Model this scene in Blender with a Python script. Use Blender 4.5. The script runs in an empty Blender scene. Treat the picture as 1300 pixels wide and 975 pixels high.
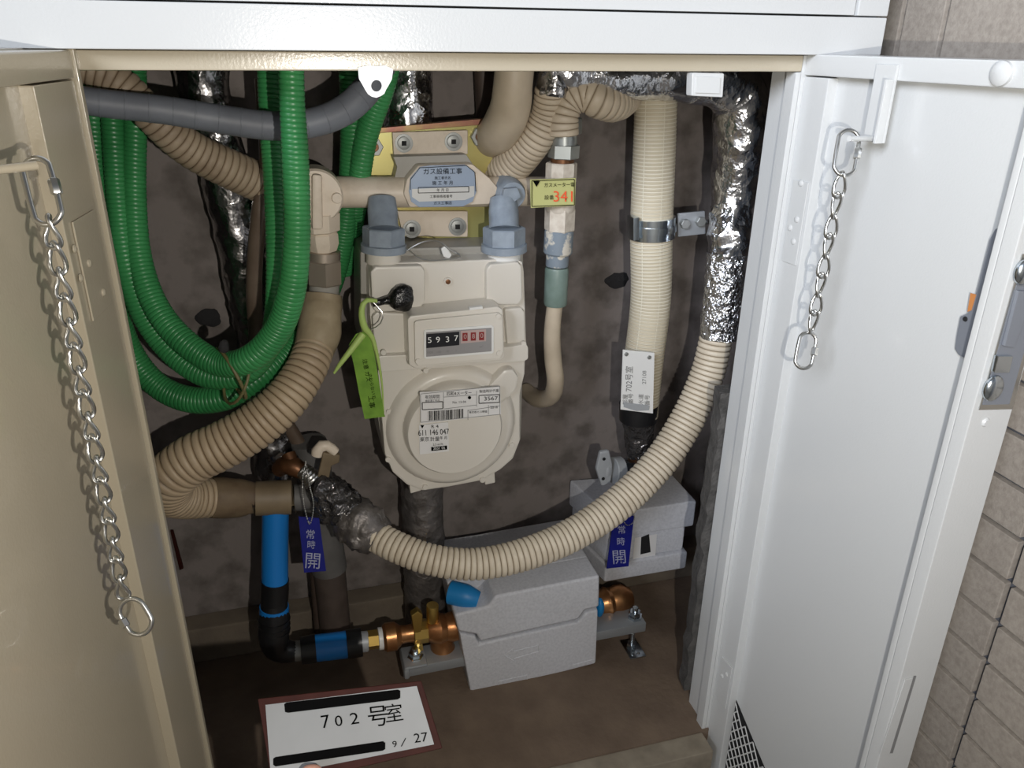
import bpy, bmesh, math, random
from mathutils import Vector, Matrix, noise
random.seed(7)
S = bpy.context.scene
COL = S.collection

# ---------------------------------------------------------------- camera
F = 1004.0; PITCH = math.radians(23.5); YAW = math.radians(16); ROLL = math.radians(0.7)
CAM = Vector((0, -0.70, 0.86))
_f = Vector((math.sin(YAW)*math.cos(PITCH), math.cos(YAW)*math.cos(PITCH), -math.sin(PITCH)))
_r = Vector((math.cos(YAW), -math.sin(YAW), 0)); _u = _r.cross(_f)
RT = _r*math.cos(ROLL) + _u*math.sin(ROLL); UP = _u*math.cos(ROLL) - _r*math.sin(ROLL)
cd = bpy.data.cameras.new('camera'); cam = bpy.data.objects.new('camera', cd); COL.objects.link(cam)
cam.matrix_world = Matrix(((RT.x, UP.x, -_f.x, CAM.x), (RT.y, UP.y, -_f.y, CAM.y), (RT.z, UP.z, -_f.z, CAM.z), (0, 0, 0, 1)))
cd.sensor_fit = 'HORIZONTAL'; cd.sensor_width = 36; cd.lens = F/1300*36; cd.clip_start = 0.01
S.camera = cam

# ---------------------------------------------------------------- light and exposure
S.view_settings.view_transform = 'Standard'; S.view_settings.look = 'None'
S.view_settings.exposure = 0.0; S.view_settings.gamma = 1.0; S.view_settings.use_curve_mapping = False
wd = bpy.data.worlds.new('sky'); S.world = wd; wd.use_nodes = True
bgn = wd.node_tree.nodes['Background']; bgn.inputs[0].default_value = (0.62, 0.78, 1.0, 1); bgn.inputs[1].default_value = 0.10
sl = bpy.data.lights.new('daylight', 'SUN'); so = bpy.data.objects.new('daylight', sl); COL.objects.link(so)
sl.energy = 3.7; sl.angle = math.radians(25); sl.color = (0.88, 0.94, 1.06)
so.rotation_euler = Vector((0.70, 0.66, -0.347)).to_track_quat('-Z', 'Y').to_euler()
fl = bpy.data.lights.new('phone_flash', 'POINT'); fo = bpy.data.objects.new('phone_flash', fl); COL.objects.link(fo)
fl.energy = 13; fl.shadow_soft_size = 0.004; fl.color = (1.0, 0.95, 0.87)
fo.location = CAM + RT*0.10 - UP*0.07

# ---------------------------------------------------------------- pixel -> place
def ray(px, py): return _f + RT*((px-650)/F) + UP*((487.5-py)/F)
def W(px, py, Y):
    d = ray(px, py); return CAM + d*((Y-CAM.y)/d.y)
def WZ(px, py, Z):
    d = ray(px, py); return CAM + d*((Z-CAM.z)/d.z)
def zc(p): return (Vector(p)-CAM).dot(_f)
def m_px(p, n): return n*zc(p)/F                       # n pixels at point p, in metres
def PY(Y): return lambda a, b: W(a, b, Y)
def plane(o, n):
    o = Vector(o); n = Vector(n)
    def fn(a, b):
        d = ray(a, b); return CAM + d*(n.dot(o-CAM)/n.dot(d))
    return fn

# ---------------------------------------------------------------- materials
def mat(name, col, rough=0.5, metal=0.0, col2=None, vscale=30, lo=0.35, hi=0.7, bump=0, bscale=200, bdist=0.001,
        spec=0.5, coat=0, alpha=1, trans=0, crumple=None, sss=0, detail=4, groove=None):
    m = bpy.data.materials.new(name); m.use_nodes = True; nt = m.node_tree; N = nt.nodes; L = nt.links
    b = N['Principled BSDF']
    b.inputs['Base Color'].default_value = (*col, 1); b.inputs['Roughness'].default_value = rough
    b.inputs['Metallic'].default_value = metal; b.inputs['Specular IOR Level'].default_value = spec
    b.inputs['Coat Weight'].default_value = coat; b.inputs['Alpha'].default_value = alpha
    b.inputs['Transmission Weight'].default_value = trans
    if sss: b.inputs['Subsurface Weight'].default_value = sss; b.inputs['Subsurface Scale'].default_value = 0.005
    tc = N.new('ShaderNodeTexCoord'); geo = N.new('ShaderNodeNewGeometry')
    if col2:
        nz = N.new('ShaderNodeTexNoise'); nz.inputs['Scale'].default_value = vscale; nz.inputs['Detail'].default_value = detail
        L.new(geo.outputs['Position'], nz.inputs['Vector'])
        r = N.new('ShaderNodeMapRange'); r.inputs[1].default_value = lo; r.inputs[2].default_value = hi
        L.new(nz.outputs[0], r.inputs[0])
        mx = N.new('ShaderNodeMix'); mx.data_type = 'RGBA'
        mx.inputs[6].default_value = (*col, 1); mx.inputs[7].default_value = (*col2, 1)
        L.new(r.outputs[0], mx.inputs[0]); L.new(mx.outputs[2], b.inputs['Base Color'])
    if groove:                                       # darker, browner colour in the grooves between the ribs
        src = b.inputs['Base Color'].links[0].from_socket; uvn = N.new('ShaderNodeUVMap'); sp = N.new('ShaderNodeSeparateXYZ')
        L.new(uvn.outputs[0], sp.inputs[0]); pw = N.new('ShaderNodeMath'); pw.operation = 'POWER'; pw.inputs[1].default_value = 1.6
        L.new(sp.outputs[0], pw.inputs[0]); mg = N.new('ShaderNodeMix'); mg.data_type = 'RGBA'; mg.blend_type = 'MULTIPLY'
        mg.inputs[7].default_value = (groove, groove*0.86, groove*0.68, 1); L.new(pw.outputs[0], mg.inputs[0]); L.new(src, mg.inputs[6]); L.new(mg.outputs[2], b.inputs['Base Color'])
    if bump or crumple:
        bp = N.new('ShaderNodeBump'); bp.inputs['Strength'].default_value = bump or 1; bp.inputs['Distance'].default_value = bdist
        if crumple:
            v = N.new('ShaderNodeTexVoronoi'); v.inputs['Scale'].default_value = crumple; v.feature = 'F1'
            nz2 = N.new('ShaderNodeTexNoise'); nz2.inputs['Scale'].default_value = crumple*1.3; nz2.inputs['Detail'].default_value = 3
            L.new(geo.outputs['Position'], nz2.inputs['Vector'])
            ad = N.new('ShaderNodeMixRGB'); ad.blend_type = 'ADD'; ad.inputs[0].default_value = 0.02
            L.new(geo.outputs['Position'], ad.inputs[1]); L.new(nz2.outputs['Color'], ad.inputs[2])
            L.new(ad.outputs[0], v.inputs['Vector']); 
            am = N.new('ShaderNodeMath'); am.operation = 'ADD'
            L.new(v.outputs['Distance'], am.inputs[0]); L.new(nz2.outputs[0], am.inputs[1])
            L.new(am.outputs[0], bp.inputs['Height'])
        else:
            nb = N.new('ShaderNodeTexNoise'); nb.inputs['Scale'].default_value = bscale; nb.inputs['Detail'].default_value = 3
            L.new(geo.outputs['Position'], nb.inputs['Vector']); L.new(nb.outputs[0], bp.inputs['Height'])
        L.new(bp.outputs[0], b.inputs['Normal'])
    return m

M = {}
M['paint'] = mat('cabinet_paint', (0.61, 0.62, 0.615), 0.22, bump=0.25, bscale=420, bdist=0.0006, coat=0.15)
M['paint_shaded'] = mat('shaded_cabinet_paint', (0.46, 0.405, 0.305), 0.24, bump=0.25, bscale=420, bdist=0.0006, coat=0.3)  # cabinet paint again, warm shade of left door and header put into the colour
M['concrete'] = mat('concrete', (0.235, 0.205, 0.19), 0.9, col2=(0.13, 0.112, 0.10), vscale=24, lo=0.45, hi=0.66, detail=8, bump=0.5, bscale=90, bdist=0.002)
M['floor'] = mat('floor_concrete', (0.19, 0.138, 0.098), 0.9, col2=(0.13, 0.092, 0.066), vscale=16, bump=0.5, bscale=110, bdist=0.002)
M['curb'] = mat('curb_mortar', (0.19, 0.155, 0.115), 0.9, col2=(0.13, 0.105, 0.08), vscale=16, bump=0.5, bscale=110, bdist=0.002)
M['mortar'] = mat('ragged_mortar', (0.10, 0.095, 0.09), 0.9, col2=(0.05, 0.048, 0.045), vscale=60, bump=0.8, bscale=200, bdist=0.003)
M['sill'] = mat('sill_mortar', (0.30, 0.26, 0.2), 0.8, col2=(0.2, 0.17, 0.13), vscale=40)
M['stain'] = mat('dark_mortar', (0.02, 0.019, 0.02), 0.9, bump=0.6, bscale=300, bdist=0.002)
M['tile'] = mat('wall_tile', (0.36, 0.32, 0.275), 0.7, col2=(0.28, 0.245, 0.21), vscale=200, bump=0.5, bscale=500, bdist=0.0006)
M['grout'] = mat('tile_grout', (0.09, 0.095, 0.11), 0.95)
M['sealant'] = mat('sealant', (0.30, 0.36, 0.44), 0.7)
M['green'] = mat('green_conduit', (0.055, 0.31, 0.10), 0.36, col2=(0.025, 0.17, 0.05), vscale=10, spec=0.45)
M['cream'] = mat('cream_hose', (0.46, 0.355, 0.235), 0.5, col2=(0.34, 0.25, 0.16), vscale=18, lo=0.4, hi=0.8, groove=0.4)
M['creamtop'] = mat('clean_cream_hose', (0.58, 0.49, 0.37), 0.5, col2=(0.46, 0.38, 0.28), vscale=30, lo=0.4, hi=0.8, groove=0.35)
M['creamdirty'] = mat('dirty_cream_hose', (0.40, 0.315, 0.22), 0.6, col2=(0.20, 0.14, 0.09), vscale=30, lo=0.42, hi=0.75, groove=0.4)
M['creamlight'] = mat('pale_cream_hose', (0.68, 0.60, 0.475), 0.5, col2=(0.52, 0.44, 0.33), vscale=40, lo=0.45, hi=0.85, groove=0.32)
M['tape'] = mat('brown_tape', (0.20, 0.145, 0.085), 0.6, col2=(0.12, 0.078, 0.045), vscale=40, bump=0.3, bscale=150)
M['capbox'] = mat('tan_cap', (0.22, 0.165, 0.10), 0.55, col2=(0.15, 0.11, 0.065), vscale=30)
M['gaspipe'] = mat('cream_gas_pipe', (0.74, 0.64, 0.52), 0.42, col2=(0.62, 0.52, 0.41), vscale=60, lo=0.5, hi=0.8, bump=0.2, bscale=300)
M['bluegrey'] = mat('blue_grey_paint', (0.30, 0.35, 0.41), 0.45, col2=(0.22, 0.26, 0.31), vscale=70, bump=0.2, bscale=250)
M['conduit'] = mat('grey_spiral', (0.185, 0.20, 0.23), 0.5, col2=(0.14, 0.15, 0.175), vscale=30)
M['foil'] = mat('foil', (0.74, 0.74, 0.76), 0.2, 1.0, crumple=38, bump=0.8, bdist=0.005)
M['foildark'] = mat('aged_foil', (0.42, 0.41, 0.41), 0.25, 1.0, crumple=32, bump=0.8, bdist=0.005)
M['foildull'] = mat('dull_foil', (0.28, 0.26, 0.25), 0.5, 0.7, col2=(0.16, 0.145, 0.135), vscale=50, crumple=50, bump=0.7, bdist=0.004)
M['foilfine'] = mat('foil_tape', (0.8, 0.81, 0.84), 0.25, 1.0, crumple=90, bump=1.0, bdist=0.004)
M['clearwrap'] = mat('dark_wrap', (0.09, 0.085, 0.085), 0.15, 0.6, crumple=60, bump=1.0, bdist=0.006)
M['steel'] = mat('steel', (0.60, 0.60, 0.58), 0.28, 1.0)
M['zinc'] = mat('bright_zinc', (0.62, 0.68, 0.73), 0.22, 1.0)
M['bolt'] = mat('bolt_zinc', (0.36, 0.37, 0.36), 0.5, 0.7)
M['yzinc'] = mat('yellow_zinc', (0.50, 0.42, 0.15), 0.35, 0.55, col2=(0.38, 0.40, 0.17), vscale=8)
M['rust'] = mat('iridescent_edge', (0.34, 0.13, 0.10), 0.4, 0.4, col2=(0.42, 0.30, 0.12), vscale=60)
M['nut'] = mat('brown_steel_nut', (0.46, 0.39, 0.32), 0.4, 0.6)
M['greyfit'] = mat('grey_steel_fitting', (0.36, 0.38, 0.37), 0.35, 0.7)
M['meter'] = mat('meter_enamel', (0.73, 0.69, 0.62), 0.32, spec=0.4, bump=0.1, bscale=200, coat=0.25)
M['metergrey'] = mat('meter_backing', (0.36, 0.345, 0.31), 0.4)
M['white'] = mat('white_enamel', (0.80, 0.80, 0.78), 0.35)
M['paper'] = mat('paper', (0.78, 0.77, 0.76), 0.6)
M['plate_blue'] = mat('silver_blue_label', (0.32, 0.39, 0.50), 0.35, 0.35)
M['plate_silver'] = mat('silver_label', (0.62, 0.62, 0.60), 0.35, 0.35)
M['greenlabel'] = mat('olive_label', (0.50, 0.50, 0.20), 0.5)
M['red'] = mat('red_ink', (0.85, 0.10, 0.03), 0.6)
M['ink'] = mat('black_ink', (0.003, 0.003, 0.003), 0.9, spec=0.03)
M['inkgrey'] = mat('grey_ink', (0.22, 0.22, 0.22), 0.6)
M['black'] = mat('black_rubber', (0.012, 0.012, 0.013), 0.35, spec=0.5)
M['blackseal'] = mat('black_putty', (0.008, 0.008, 0.008), 0.22, bump=0.8, bscale=180, bdist=0.003)
M['dial'] = mat('dial_black', (0.012, 0.012, 0.016), 0.4)
M['digit'] = mat('digit_white', (0.85, 0.85, 0.83), 0.5)
M['dialgrey'] = mat('dial_grey', (0.30, 0.29, 0.29), 0.5)
M['dialred'] = mat('dial_red', (0.25, 0.02, 0.02), 0.5)
M['pink'] = mat('dial_rim', (0.50, 0.38, 0.36), 0.5)
M['tagGreen'] = mat('green_tag', (0.20, 0.38, 0.045), 0.5, col2=(0.13, 0.27, 0.03), vscale=60)
M['tagGreenL'] = mat('pale_green_strap', (0.38, 0.52, 0.14), 0.5)
M['blue'] = mat('blue_pipe_sleeve', (0.012, 0.20, 0.60), 0.32)
M['bluelite'] = mat('blue_cover', (0.01, 0.22, 0.55), 0.45)
M['navy'] = mat('navy_tag', (0.012, 0.016, 0.22), 0.4)
M['taggrey'] = mat('tag_lettering', (0.42, 0.44, 0.58), 0.5)
M['brass'] = mat('bronze', (0.50, 0.25, 0.105), 0.32, 0.85, col2=(0.38, 0.16, 0.065), vscale=50, bump=0.15, bscale=300)
M['brassY'] = mat('yellow_brass', (0.62, 0.42, 0.12), 0.28, 0.9)
M['copper'] = mat('copper_tee', (0.20, 0.09, 0.04), 0.4, 0.6, col2=(0.10, 0.045, 0.02), vscale=60)
M['foam'] = mat('styrofoam', (0.64, 0.65, 0.69), 0.75, col2=(0.56, 0.57, 0.61), vscale=260, bump=0.35, bscale=500, bdist=0.0008, detail=1, sss=0.0)
M['bar'] = mat('galvanised_bar', (0.36, 0.38, 0.40), 0.45, 0.4)
M['grey_pipe'] = mat('grey_pvc', (0.14, 0.135, 0.13), 0.6, col2=(0.10, 0.095, 0.09), vscale=30)
M['brownpipe'] = mat('brown_pipe', (0.085, 0.058, 0.045), 0.6, col2=(0.05, 0.035, 0.028), vscale=30)
M['browntube'] = mat('clear_brown_tube', (0.16, 0.12, 0.09), 0.3, col2=(0.10, 0.07, 0.05), vscale=25)
M['brownpvc'] = mat('dusty_brown_pipe', (0.10, 0.075, 0.062), 0.7, col2=(0.07, 0.052, 0.043), vscale=40)
M['tie'] = mat('brown_tie', (0.13, 0.115, 0.045), 0.5)
M['cuff'] = mat('tan_cuff', (0.42, 0.34, 0.225), 0.4, col2=(0.32, 0.25, 0.16), vscale=50)
M['redwood'] = mat('red_brown_frame', (0.040, 0.010, 0.007), 0.6, spec=0.12, col2=(0.028, 0.007, 0.005), vscale=60)
M['board'] = mat('whiteboard', (0.25, 0.255, 0.255), 0.6, col2=(0.205, 0.21, 0.21), vscale=14)
M['skin'] = mat('skin', (0.52, 0.27, 0.20), 0.5, sss=0.1)
M['handlegrey'] = mat('grey_handle', (0.42, 0.44, 0.46), 0.45, 0.2)
M['tealsleeve'] = mat('grey_green_sleeve', (0.20, 0.27, 0.24), 0.4, col2=(0.15, 0.21, 0.18), vscale=50)
M['chalk'] = mat('peeling_cream', (0.66, 0.60, 0.51), 0.6, col2=(0.52, 0.45, 0.37), vscale=120, bump=0.3, bscale=200)
M['peel'] = mat('peeling_grey', (0.20, 0.24, 0.28), 0.5, col2=(0.60, 0.56, 0.48), vscale=55, lo=0.5, hi=0.56)
M['lockgrey'] = mat('latch_steel', (0.26, 0.28, 0.32), 0.45, 0.4)
M['dark'] = mat('dark_gap', (0.01, 0.01, 0.011), 0.8)
M['orange'] = mat('orange_paint', (0.5, 0.2, 0.06), 0.6)
M['greyflr'] = mat('corridor_floor', (0.28, 0.27, 0.26), 0.8, col2=(0.22, 0.21, 0.2), vscale=8)
M['plaster'] = mat('corridor_plaster', (0.50, 0.48, 0.45), 0.85)
M['mesh_tape'] = None

def mesh_tape():
    m = mat('netted_insulation', (0.62, 0.56, 0.42), 0.6); nt = m.node_tree; N = nt.nodes; L = nt.links
    b = N['Principled BSDF']; uv = N.new('ShaderNodeUVMap'); br = N.new('ShaderNodeTexBrick')
    br.offset = 0; br.inputs['Scale'].default_value = 1; br.inputs['Brick Width'].default_value = 0.024; br.inputs['Row Height'].default_value = 0.0045
    br.inputs['Mortar Size'].default_value = 0.0007; br.inputs['Color1'].default_value = (0.60, 0.53, 0.39, 1); br.inputs['Color2'].default_value = (0.56, 0.49, 0.36, 1)
    br.inputs['Mortar'].default_value = (0.74, 0.69, 0.56, 1)
    L.new(uv.outputs[0], br.inputs['Vector']); L.new(br.outputs[0], b.inputs['Base Color'])
    bp = N.new('ShaderNodeBump'); bp.inputs['Distance'].default_value = 0.0008; L.new(br.outputs['Fac'], bp.inputs['Height']); L.new(bp.outputs[0], b.inputs['Normal'])
    return m
M['mesh_tape'] = mesh_tape()

# ---------------------------------------------------------------- object helpers
WL = {}                                                # world location of each object (all unrotated)
def thing(name, loc, label, cat, group=None, kind=None):
    o = bpy.data.objects.new(name, None); COL.objects.link(o); o.empty_display_size = 0.02
    o.location = loc; WL[o] = Vector(loc); tag(o, label, cat, group, kind); return o
def tag(o, label=None, cat=None, group=None, kind=None):
    if label: o['label'] = label
    if cat: o['category'] = cat
    if group: o['group'] = group
    if kind: o['kind'] = kind
    return o
def link(name, vs, fs, m, parent=None, smooth=35, uvs=None, wn=False):
    vs = [Vector(v) for v in vs]
    lo = Vector([min(v[i] for v in vs) for i in range(3)]); hi = Vector([max(v[i] for v in vs) for i in range(3)])
    c = (lo+hi)/2
    if not parent: c = Vector((c.x, c.y, lo.z))
    me = bpy.data.meshes.new(name); me.from_pydata([v-c for v in vs], [], fs); me.validate()
    if uvs:
        l = me.uv_layers.new(name='UVMap')
        for i, lp in enumerate(me.loops): l.data[i].uv = uvs[lp.vertex_index]
    bm = bmesh.new(); bm.from_mesh(me); bmesh.ops.recalc_face_normals(bm, faces=bm.faces); bm.to_mesh(me); bm.free()
    me.shade_smooth()
    if smooth: me.set_sharp_from_angle(angle=math.radians(smooth))
    if m: me.materials.append(M[m] if isinstance(m, str) else m)
    o = bpy.data.objects.new(name, me); COL.objects.link(o)
    if parent: o.parent = parent; o.location = c-WL[parent]
    else: o.location = c
    if wn: o.modifiers.new('weighted', 'WEIGHTED_NORMAL').keep_sharp = True
    WL[o] = c; return o
class MB:
    def __init__(s): s.v = []; s.f = []; s.uv = []
    def add(s, vs, fs, uv=None):
        n = len(s.v); s.v += [Vector(v) for v in vs]; s.f += [tuple(i+n for i in f) for f in fs]
        s.uv += uv if uv else [(0, 0)]*len(vs); return s
    def link(s, name, m, parent=None, smooth=35, uv=False): return link(name, s.v, s.f, m, parent, smooth, s.uv if uv else None)
def prism_data(pts, dvec, bev=0, segs=2):
    bm = bmesh.new(); vs = [bm.verts.new(p) for p in pts]; f = bm.faces.new(vs)
    r = bmesh.ops.extrude_face_region(bm, geom=[f]); nv = [e for e in r['geom'] if isinstance(e, bmesh.types.BMVert)]
    bmesh.ops.translate(bm, vec=Vector(dvec), verts=nv); bmesh.ops.recalc_face_normals(bm, faces=bm.faces)
    if bev: bmesh.ops.bevel(bm, geom=list(bm.edges), offset=bev, segments=segs, profile=0.5, affect='EDGES', clamp_overlap=True)
    bm.verts.index_update(); v = [x.co.copy() for x in bm.verts]; fs = [tuple(q.index for q in fc.verts) for fc in bm.faces]; bm.free()
    return v, fs
def slab(name, poly, Y, thick, m, parent=None, bev=0, segs=2, smooth=35):
    """front-facing plate: outline given by picture points on the plane y = Y, with real thickness behind it"""
    v, f = prism_data([W(a, b, Y) for a, b in poly], (0, thick, 0), bev, segs)
    return link(name, v, f, m, parent, smooth, None, True)
def pslab(name, poly, fn, dvec, m, parent=None, bev=0, smooth=35):
    v, f = prism_data([fn(a, b) for a, b in poly], dvec, bev); return link(name, v, f, m, parent, smooth, None, True)
def box_data(x0, x1, y0, y1, z0, z1, bev=0):
    return prism_data([(x0, y0, z0), (x1, y0, z0), (x1, y0, z1), (x0, y0, z1)], (0, y1-y0, 0), bev)
def box(name, x0, x1, y0, y1, z0, z1, m, parent=None, bev=0):
    v, f = box_data(x0, x1, y0, y1, z0, z1, bev); return link(name, v, f, m, parent, 35, None, True)
def struct(o): o['kind'] = 'structure'; return o
def spline(P, step):
    """P: list of (Vector, r) -> dense list of (Vector, r)"""
    if len(P) == 2: P = [P[0], ((P[0][0]+P[1][0])/2, (P[0][1]+P[1][1])/2), P[1]]
    out = []; n = len(P)
    for i in range(n-1):
        p0 = P[max(i-1, 0)]; p1 = P[i]; p2 = P[i+1]; p3 = P[min(i+2, n-1)]
        if i == 0: p0 = (p1[0]*2-p2[0], p1[1])
        if i == n-2: p3 = (p2[0]*2-p1[0], p2[1])
        k = 24
        for j in range(k):
            t = j/k; t2 = t*t; t3 = t2*t
            v = 0.5*((2*p1[0]) + (p2[0]-p0[0])*t + (2*p0[0]-5*p1[0]+4*p2[0]-p3[0])*t2 + (3*p1[0]-p0[0]-3*p2[0]+p3[0])*t3)
            out.append((v, p1[1]+(p2[1]-p1[1])*t))
    out.append(P[-1]); return out
def tube_data(P, segs=20, corr=None, wob=None, step=0.006, caps=True, closed=False, spiral=0):
    D = spline(P, step)
    cum = [0]
    for i in range(1, len(D)): cum.append(cum[-1]+(D[i][0]-D[i-1][0]).length)
    L = cum[-1]
    def at(s):
        import bisect
        i = min(max(bisect.bisect_right(cum, s)-1, 0), len(D)-2); d = cum[i+1]-cum[i] or 1e-9; t = (s-cum[i])/d
        return D[i][0].lerp(D[i+1][0], t), D[i][1]+(D[i+1][1]-D[i][1])*t
    st = []
    if corr:
        pitch, dep = corr; n = int(L/pitch)
        for k in range(n):
            for ph, q in ((0.0, 1-dep), (0.16, 1-dep*0.15), (0.36, 1.0), (0.62, 1.0), (0.82, 1-dep*0.15)): st.append(((k+ph)*L/n, q))
        st.append((L, 1-dep))
    else:
        n = max(2, int(L/step)); st = [(L*k/n, 1) for k in range(n+1)]
    vs = []; fs = []; uv = []
    t0 = (at(min(1e-4, L))[0]-at(0)[0]).normalized(); ref = Vector((0, 0, 1)) if abs(t0.z) < 0.9 else Vector((1, 0, 0))
    u = t0.cross(ref).normalized()
    for k, (s, q) in enumerate(st):
        p, r = at(s); e = max(L*0.004, 5e-4)
        t = (at(min(s+e, L))[0]-at(max(s-e, 0))[0]).normalized()
        u = (u-t*u.dot(t)).normalized(); v = t.cross(u)
        for j in range(segs):
            a = 2*math.pi*j/segs; d = u*math.cos(a)+v*math.sin(a); rr = r*q
            if wob: rr *= 1+wob[0]*(noise.noise((p+d*r)*wob[1])+0.5*abs(noise.noise((p+d*r)*wob[1]*2.3)))
            vs.append(p+d*rr); uv.append((a*r, s) if not corr or corr[1] < 0.03 else (((1-q)/corr[1])**2, s))
    n = len(st)
    for k in range(n-1):
        for j in range(segs):
            a = k*segs+j; b = k*segs+(j+1) % segs; fs.append((a, b, b+segs, a+segs))
    if caps: fs.append(tuple(range(segs-1, -1, -1))); fs.append(tuple((n-1)*segs+j for j in range(segs)))
    return vs, fs, uv
def path(pts):
    """pts: (px, py, Y, radius in px) -> world spline"""
    return [(W(a, b, Y), m_px(W(a, b, Y), r)) for a, b, Y, r in pts]
def tube(name, pts, m, parent=None, segs=20, corr=None, wob=None, step=0.006, smooth=50, caps=True):
    P = path(pts) if len(pts[0]) == 4 else pts
    v, f, uv = tube_data(P, segs, corr, wob, step, caps); return link(name, v, f, m, parent, smooth, uv)
def lathe_data(p0, p1, prof, segs=24, rot=0):
    p0 = Vector(p0); p1 = Vector(p1); t = (p1-p0).normalized(); ref = Vector((0, 0, 1)) if abs(t.z) < 0.9 else Vector((0, 1, 0))
    u = t.cross(ref).normalized(); v = t.cross(u); vs = []; fs = []
    for q, r in prof:
        for j in range(segs):
            a = 2*math.pi*j/segs+rot; vs.append(p0.lerp(p1, q)+(u*math.cos(a)+v*math.sin(a))*r)
    n = len(prof)
    for k in range(n-1):
        for j in range(segs):
            a = k*segs+j; b = k*segs+(j+1) % segs; fs.append((a, b, b+segs, a+segs))
    fs.append(tuple(range(segs-1, -1, -1))); fs.append(tuple((n-1)*segs+j for j in range(segs)))
    return vs, fs
def lathe(name, a, b, prof, m, parent=None, segs=24, rot=0, smooth=30):
    """a, b: (px, py, Y) ends of the axis; prof: (t, radius in px)"""
    p0 = W(*a); p1 = W(*b)
    if tuple(a[:2]) == tuple(b[:2]): p0 = p1+Vector((0, a[2]-b[2], 0))       # faces straight out of the shaft
    k = m_px((p0+p1)/2, 1); v, f = lathe_data(p0, p1, [(t, r*k) for t, r in prof], segs, rot)
    return link(name, v, f, m, parent, smooth)
def cyl(name, a, b, r, m, parent=None, segs=24, rot=0, ch=0.06, smooth=30):
    return lathe(name, a, b, [(0, r*0.93), (ch, r), (1-ch, r), (1, r*0.93)], m, parent, segs, rot, smooth)
def blob_data(c, r, wob=0, ws=60, su=16, sv=12):
    c = Vector(c); vs = []; fs = []
    for i in range(sv+1):
        th = math.pi*i/sv
        for j in range(su):
            a = 2*math.pi*j/su; d = Vector((math.sin(th)*math.cos(a), math.sin(th)*math.sin(a), math.cos(th)))
            k = 1+wob*noise.noise((c+d*max(r))*ws); vs.append(c+Vector((d.x*r[0]*k, d.y*r[1]*k, d.z*r[2]*k)))
    for i in range(sv):
        for j in range(su):
            a = i*su+j; b = i*su+(j+1) % su; fs.append((a, b, b+su, a+su))
    return vs, fs
def blob(name, px, py, Y, r, m, parent=None, wob=0, ws=60):
    p = W(px, py, Y); k = m_px(p, 1); v, f = blob_data(p, [q*k for q in r], wob, ws); return link(name, v, f, m, parent, 60)
def wire(name, pts, r, m, parent=None, segs=8, step=0.003):
    """pts world vectors"""
    v, f, uv = tube_data([(Vector(p), r) for p in pts], segs, None, None, step); return link(name, v, f, m, parent, 60)
# ---- flat print mapped from picture coordinates onto a plane
def text_on(name, items, fn, m, parent, lift=Vector((0, -0.0004, 0))):
    """items: (string, px, py of centre, cap height px, rotation deg, stretch)"""
    mb = MB()
    for it in items:
        s, px, py, h, rot = it[:5]; sx = it[5] if len(it) > 5 else 1
        cu = bpy.data.curves.new('t', 'FONT'); cu.body = s; cu.align_x = 'CENTER'; cu.align_y = 'CENTER'; cu.resolution_u = 3
        ob = bpy.data.objects.new('t', cu); me = ob.to_mesh()
        o = fn(px, py); ex = fn(px+1, py)-o; ey = fn(px, py-1)-o; c, sn = math.cos(math.radians(rot)), math.sin(math.radians(rot)); k = h/0.72
        mb.add([o+ex*((v.co.x*c*sx-v.co.y*sn)*k)+ey*((v.co.x*sn*sx+v.co.y*c)*k)+lift for v in me.vertices], [tuple(p.vertices) for p in me.polygons])
        ob.to_mesh_clear(); bpy.data.objects.remove(ob); bpy.data.curves.remove(cu)
    return mb.link(name, m, parent, 0)
def quads_on(name, quads, fn, m, parent, lift=Vector((0, -0.0003, 0))):
    mb = MB()
    for q in quads: mb.add([fn(a, b)+lift for a, b in q], [tuple(range(len(q)))])
    return mb.link(name, m, parent, 0)
def R4(x0, y0, x1, y1, sl=0.0):
    """axis-aligned rectangle sheared by slope sl (dy per dx)"""
    d = (x1-x0)*sl; return [(x0, y0), (x1, y0+d), (x1, y1+d), (x0, y1)]
def lines_on(name, segs, wpx, fn, m, parent, lift=Vector((0, -0.0004, 0))):
    q = []
    for (a, b, c, d) in segs:
        L = math.hypot(c-a, d-b) or 1; nx, ny = -(d-b)/L*wpx/2, (c-a)/L*wpx/2
        q.append([(a+nx, b+ny), (c+nx, d+ny), (c-nx, d-ny), (a-nx, b-ny)])
    return quads_on(name, q, fn, m, parent, lift)
def rect_lines(x0, y0, x1, y1, sl):
    d = (x1-x0)*sl; return [(x0, y0, x1, y0+d), (x1, y0+d, x1, y1+d), (x1, y1+d, x0, y1), (x0, y1, x0, y0)]

# ================================================================ THE SETTING
YB = 0.345
struct(box('wall_back', -0.6, 0.66, YB, YB+0.05, -0.02, 1.1, 'concrete'))
struct(box('wall_left', -0.40, -0.36, 0.0, YB, -0.02, 1.1, 'concrete'))
struct(box('wall_right', 0.642, 0.69, 0.07, YB, -0.02, 1.1, 'concrete'))
struct(box('ceiling', -0.4, 0.66, 0.03, YB, 1.02, 1.06, 'concrete'))
struct(box('floor', -0.4, 0.66, -0.002, YB, -0.04, 0.0, 'floor'))
cb = struct(box('trim_1', -0.36, 0.64, 0.308, YB, 0.0, 0.062, 'curb', bev=0.004)); cb['label'] = 'low mortar curb along the foot of the back wall'
si = struct(box('trim_2', -0.135, 0.476, -0.035, -0.002, -0.05, -0.003, 'sill', bev=0.002)); si['label'] = 'pale mortar sill in front of the shaft floor'
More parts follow.
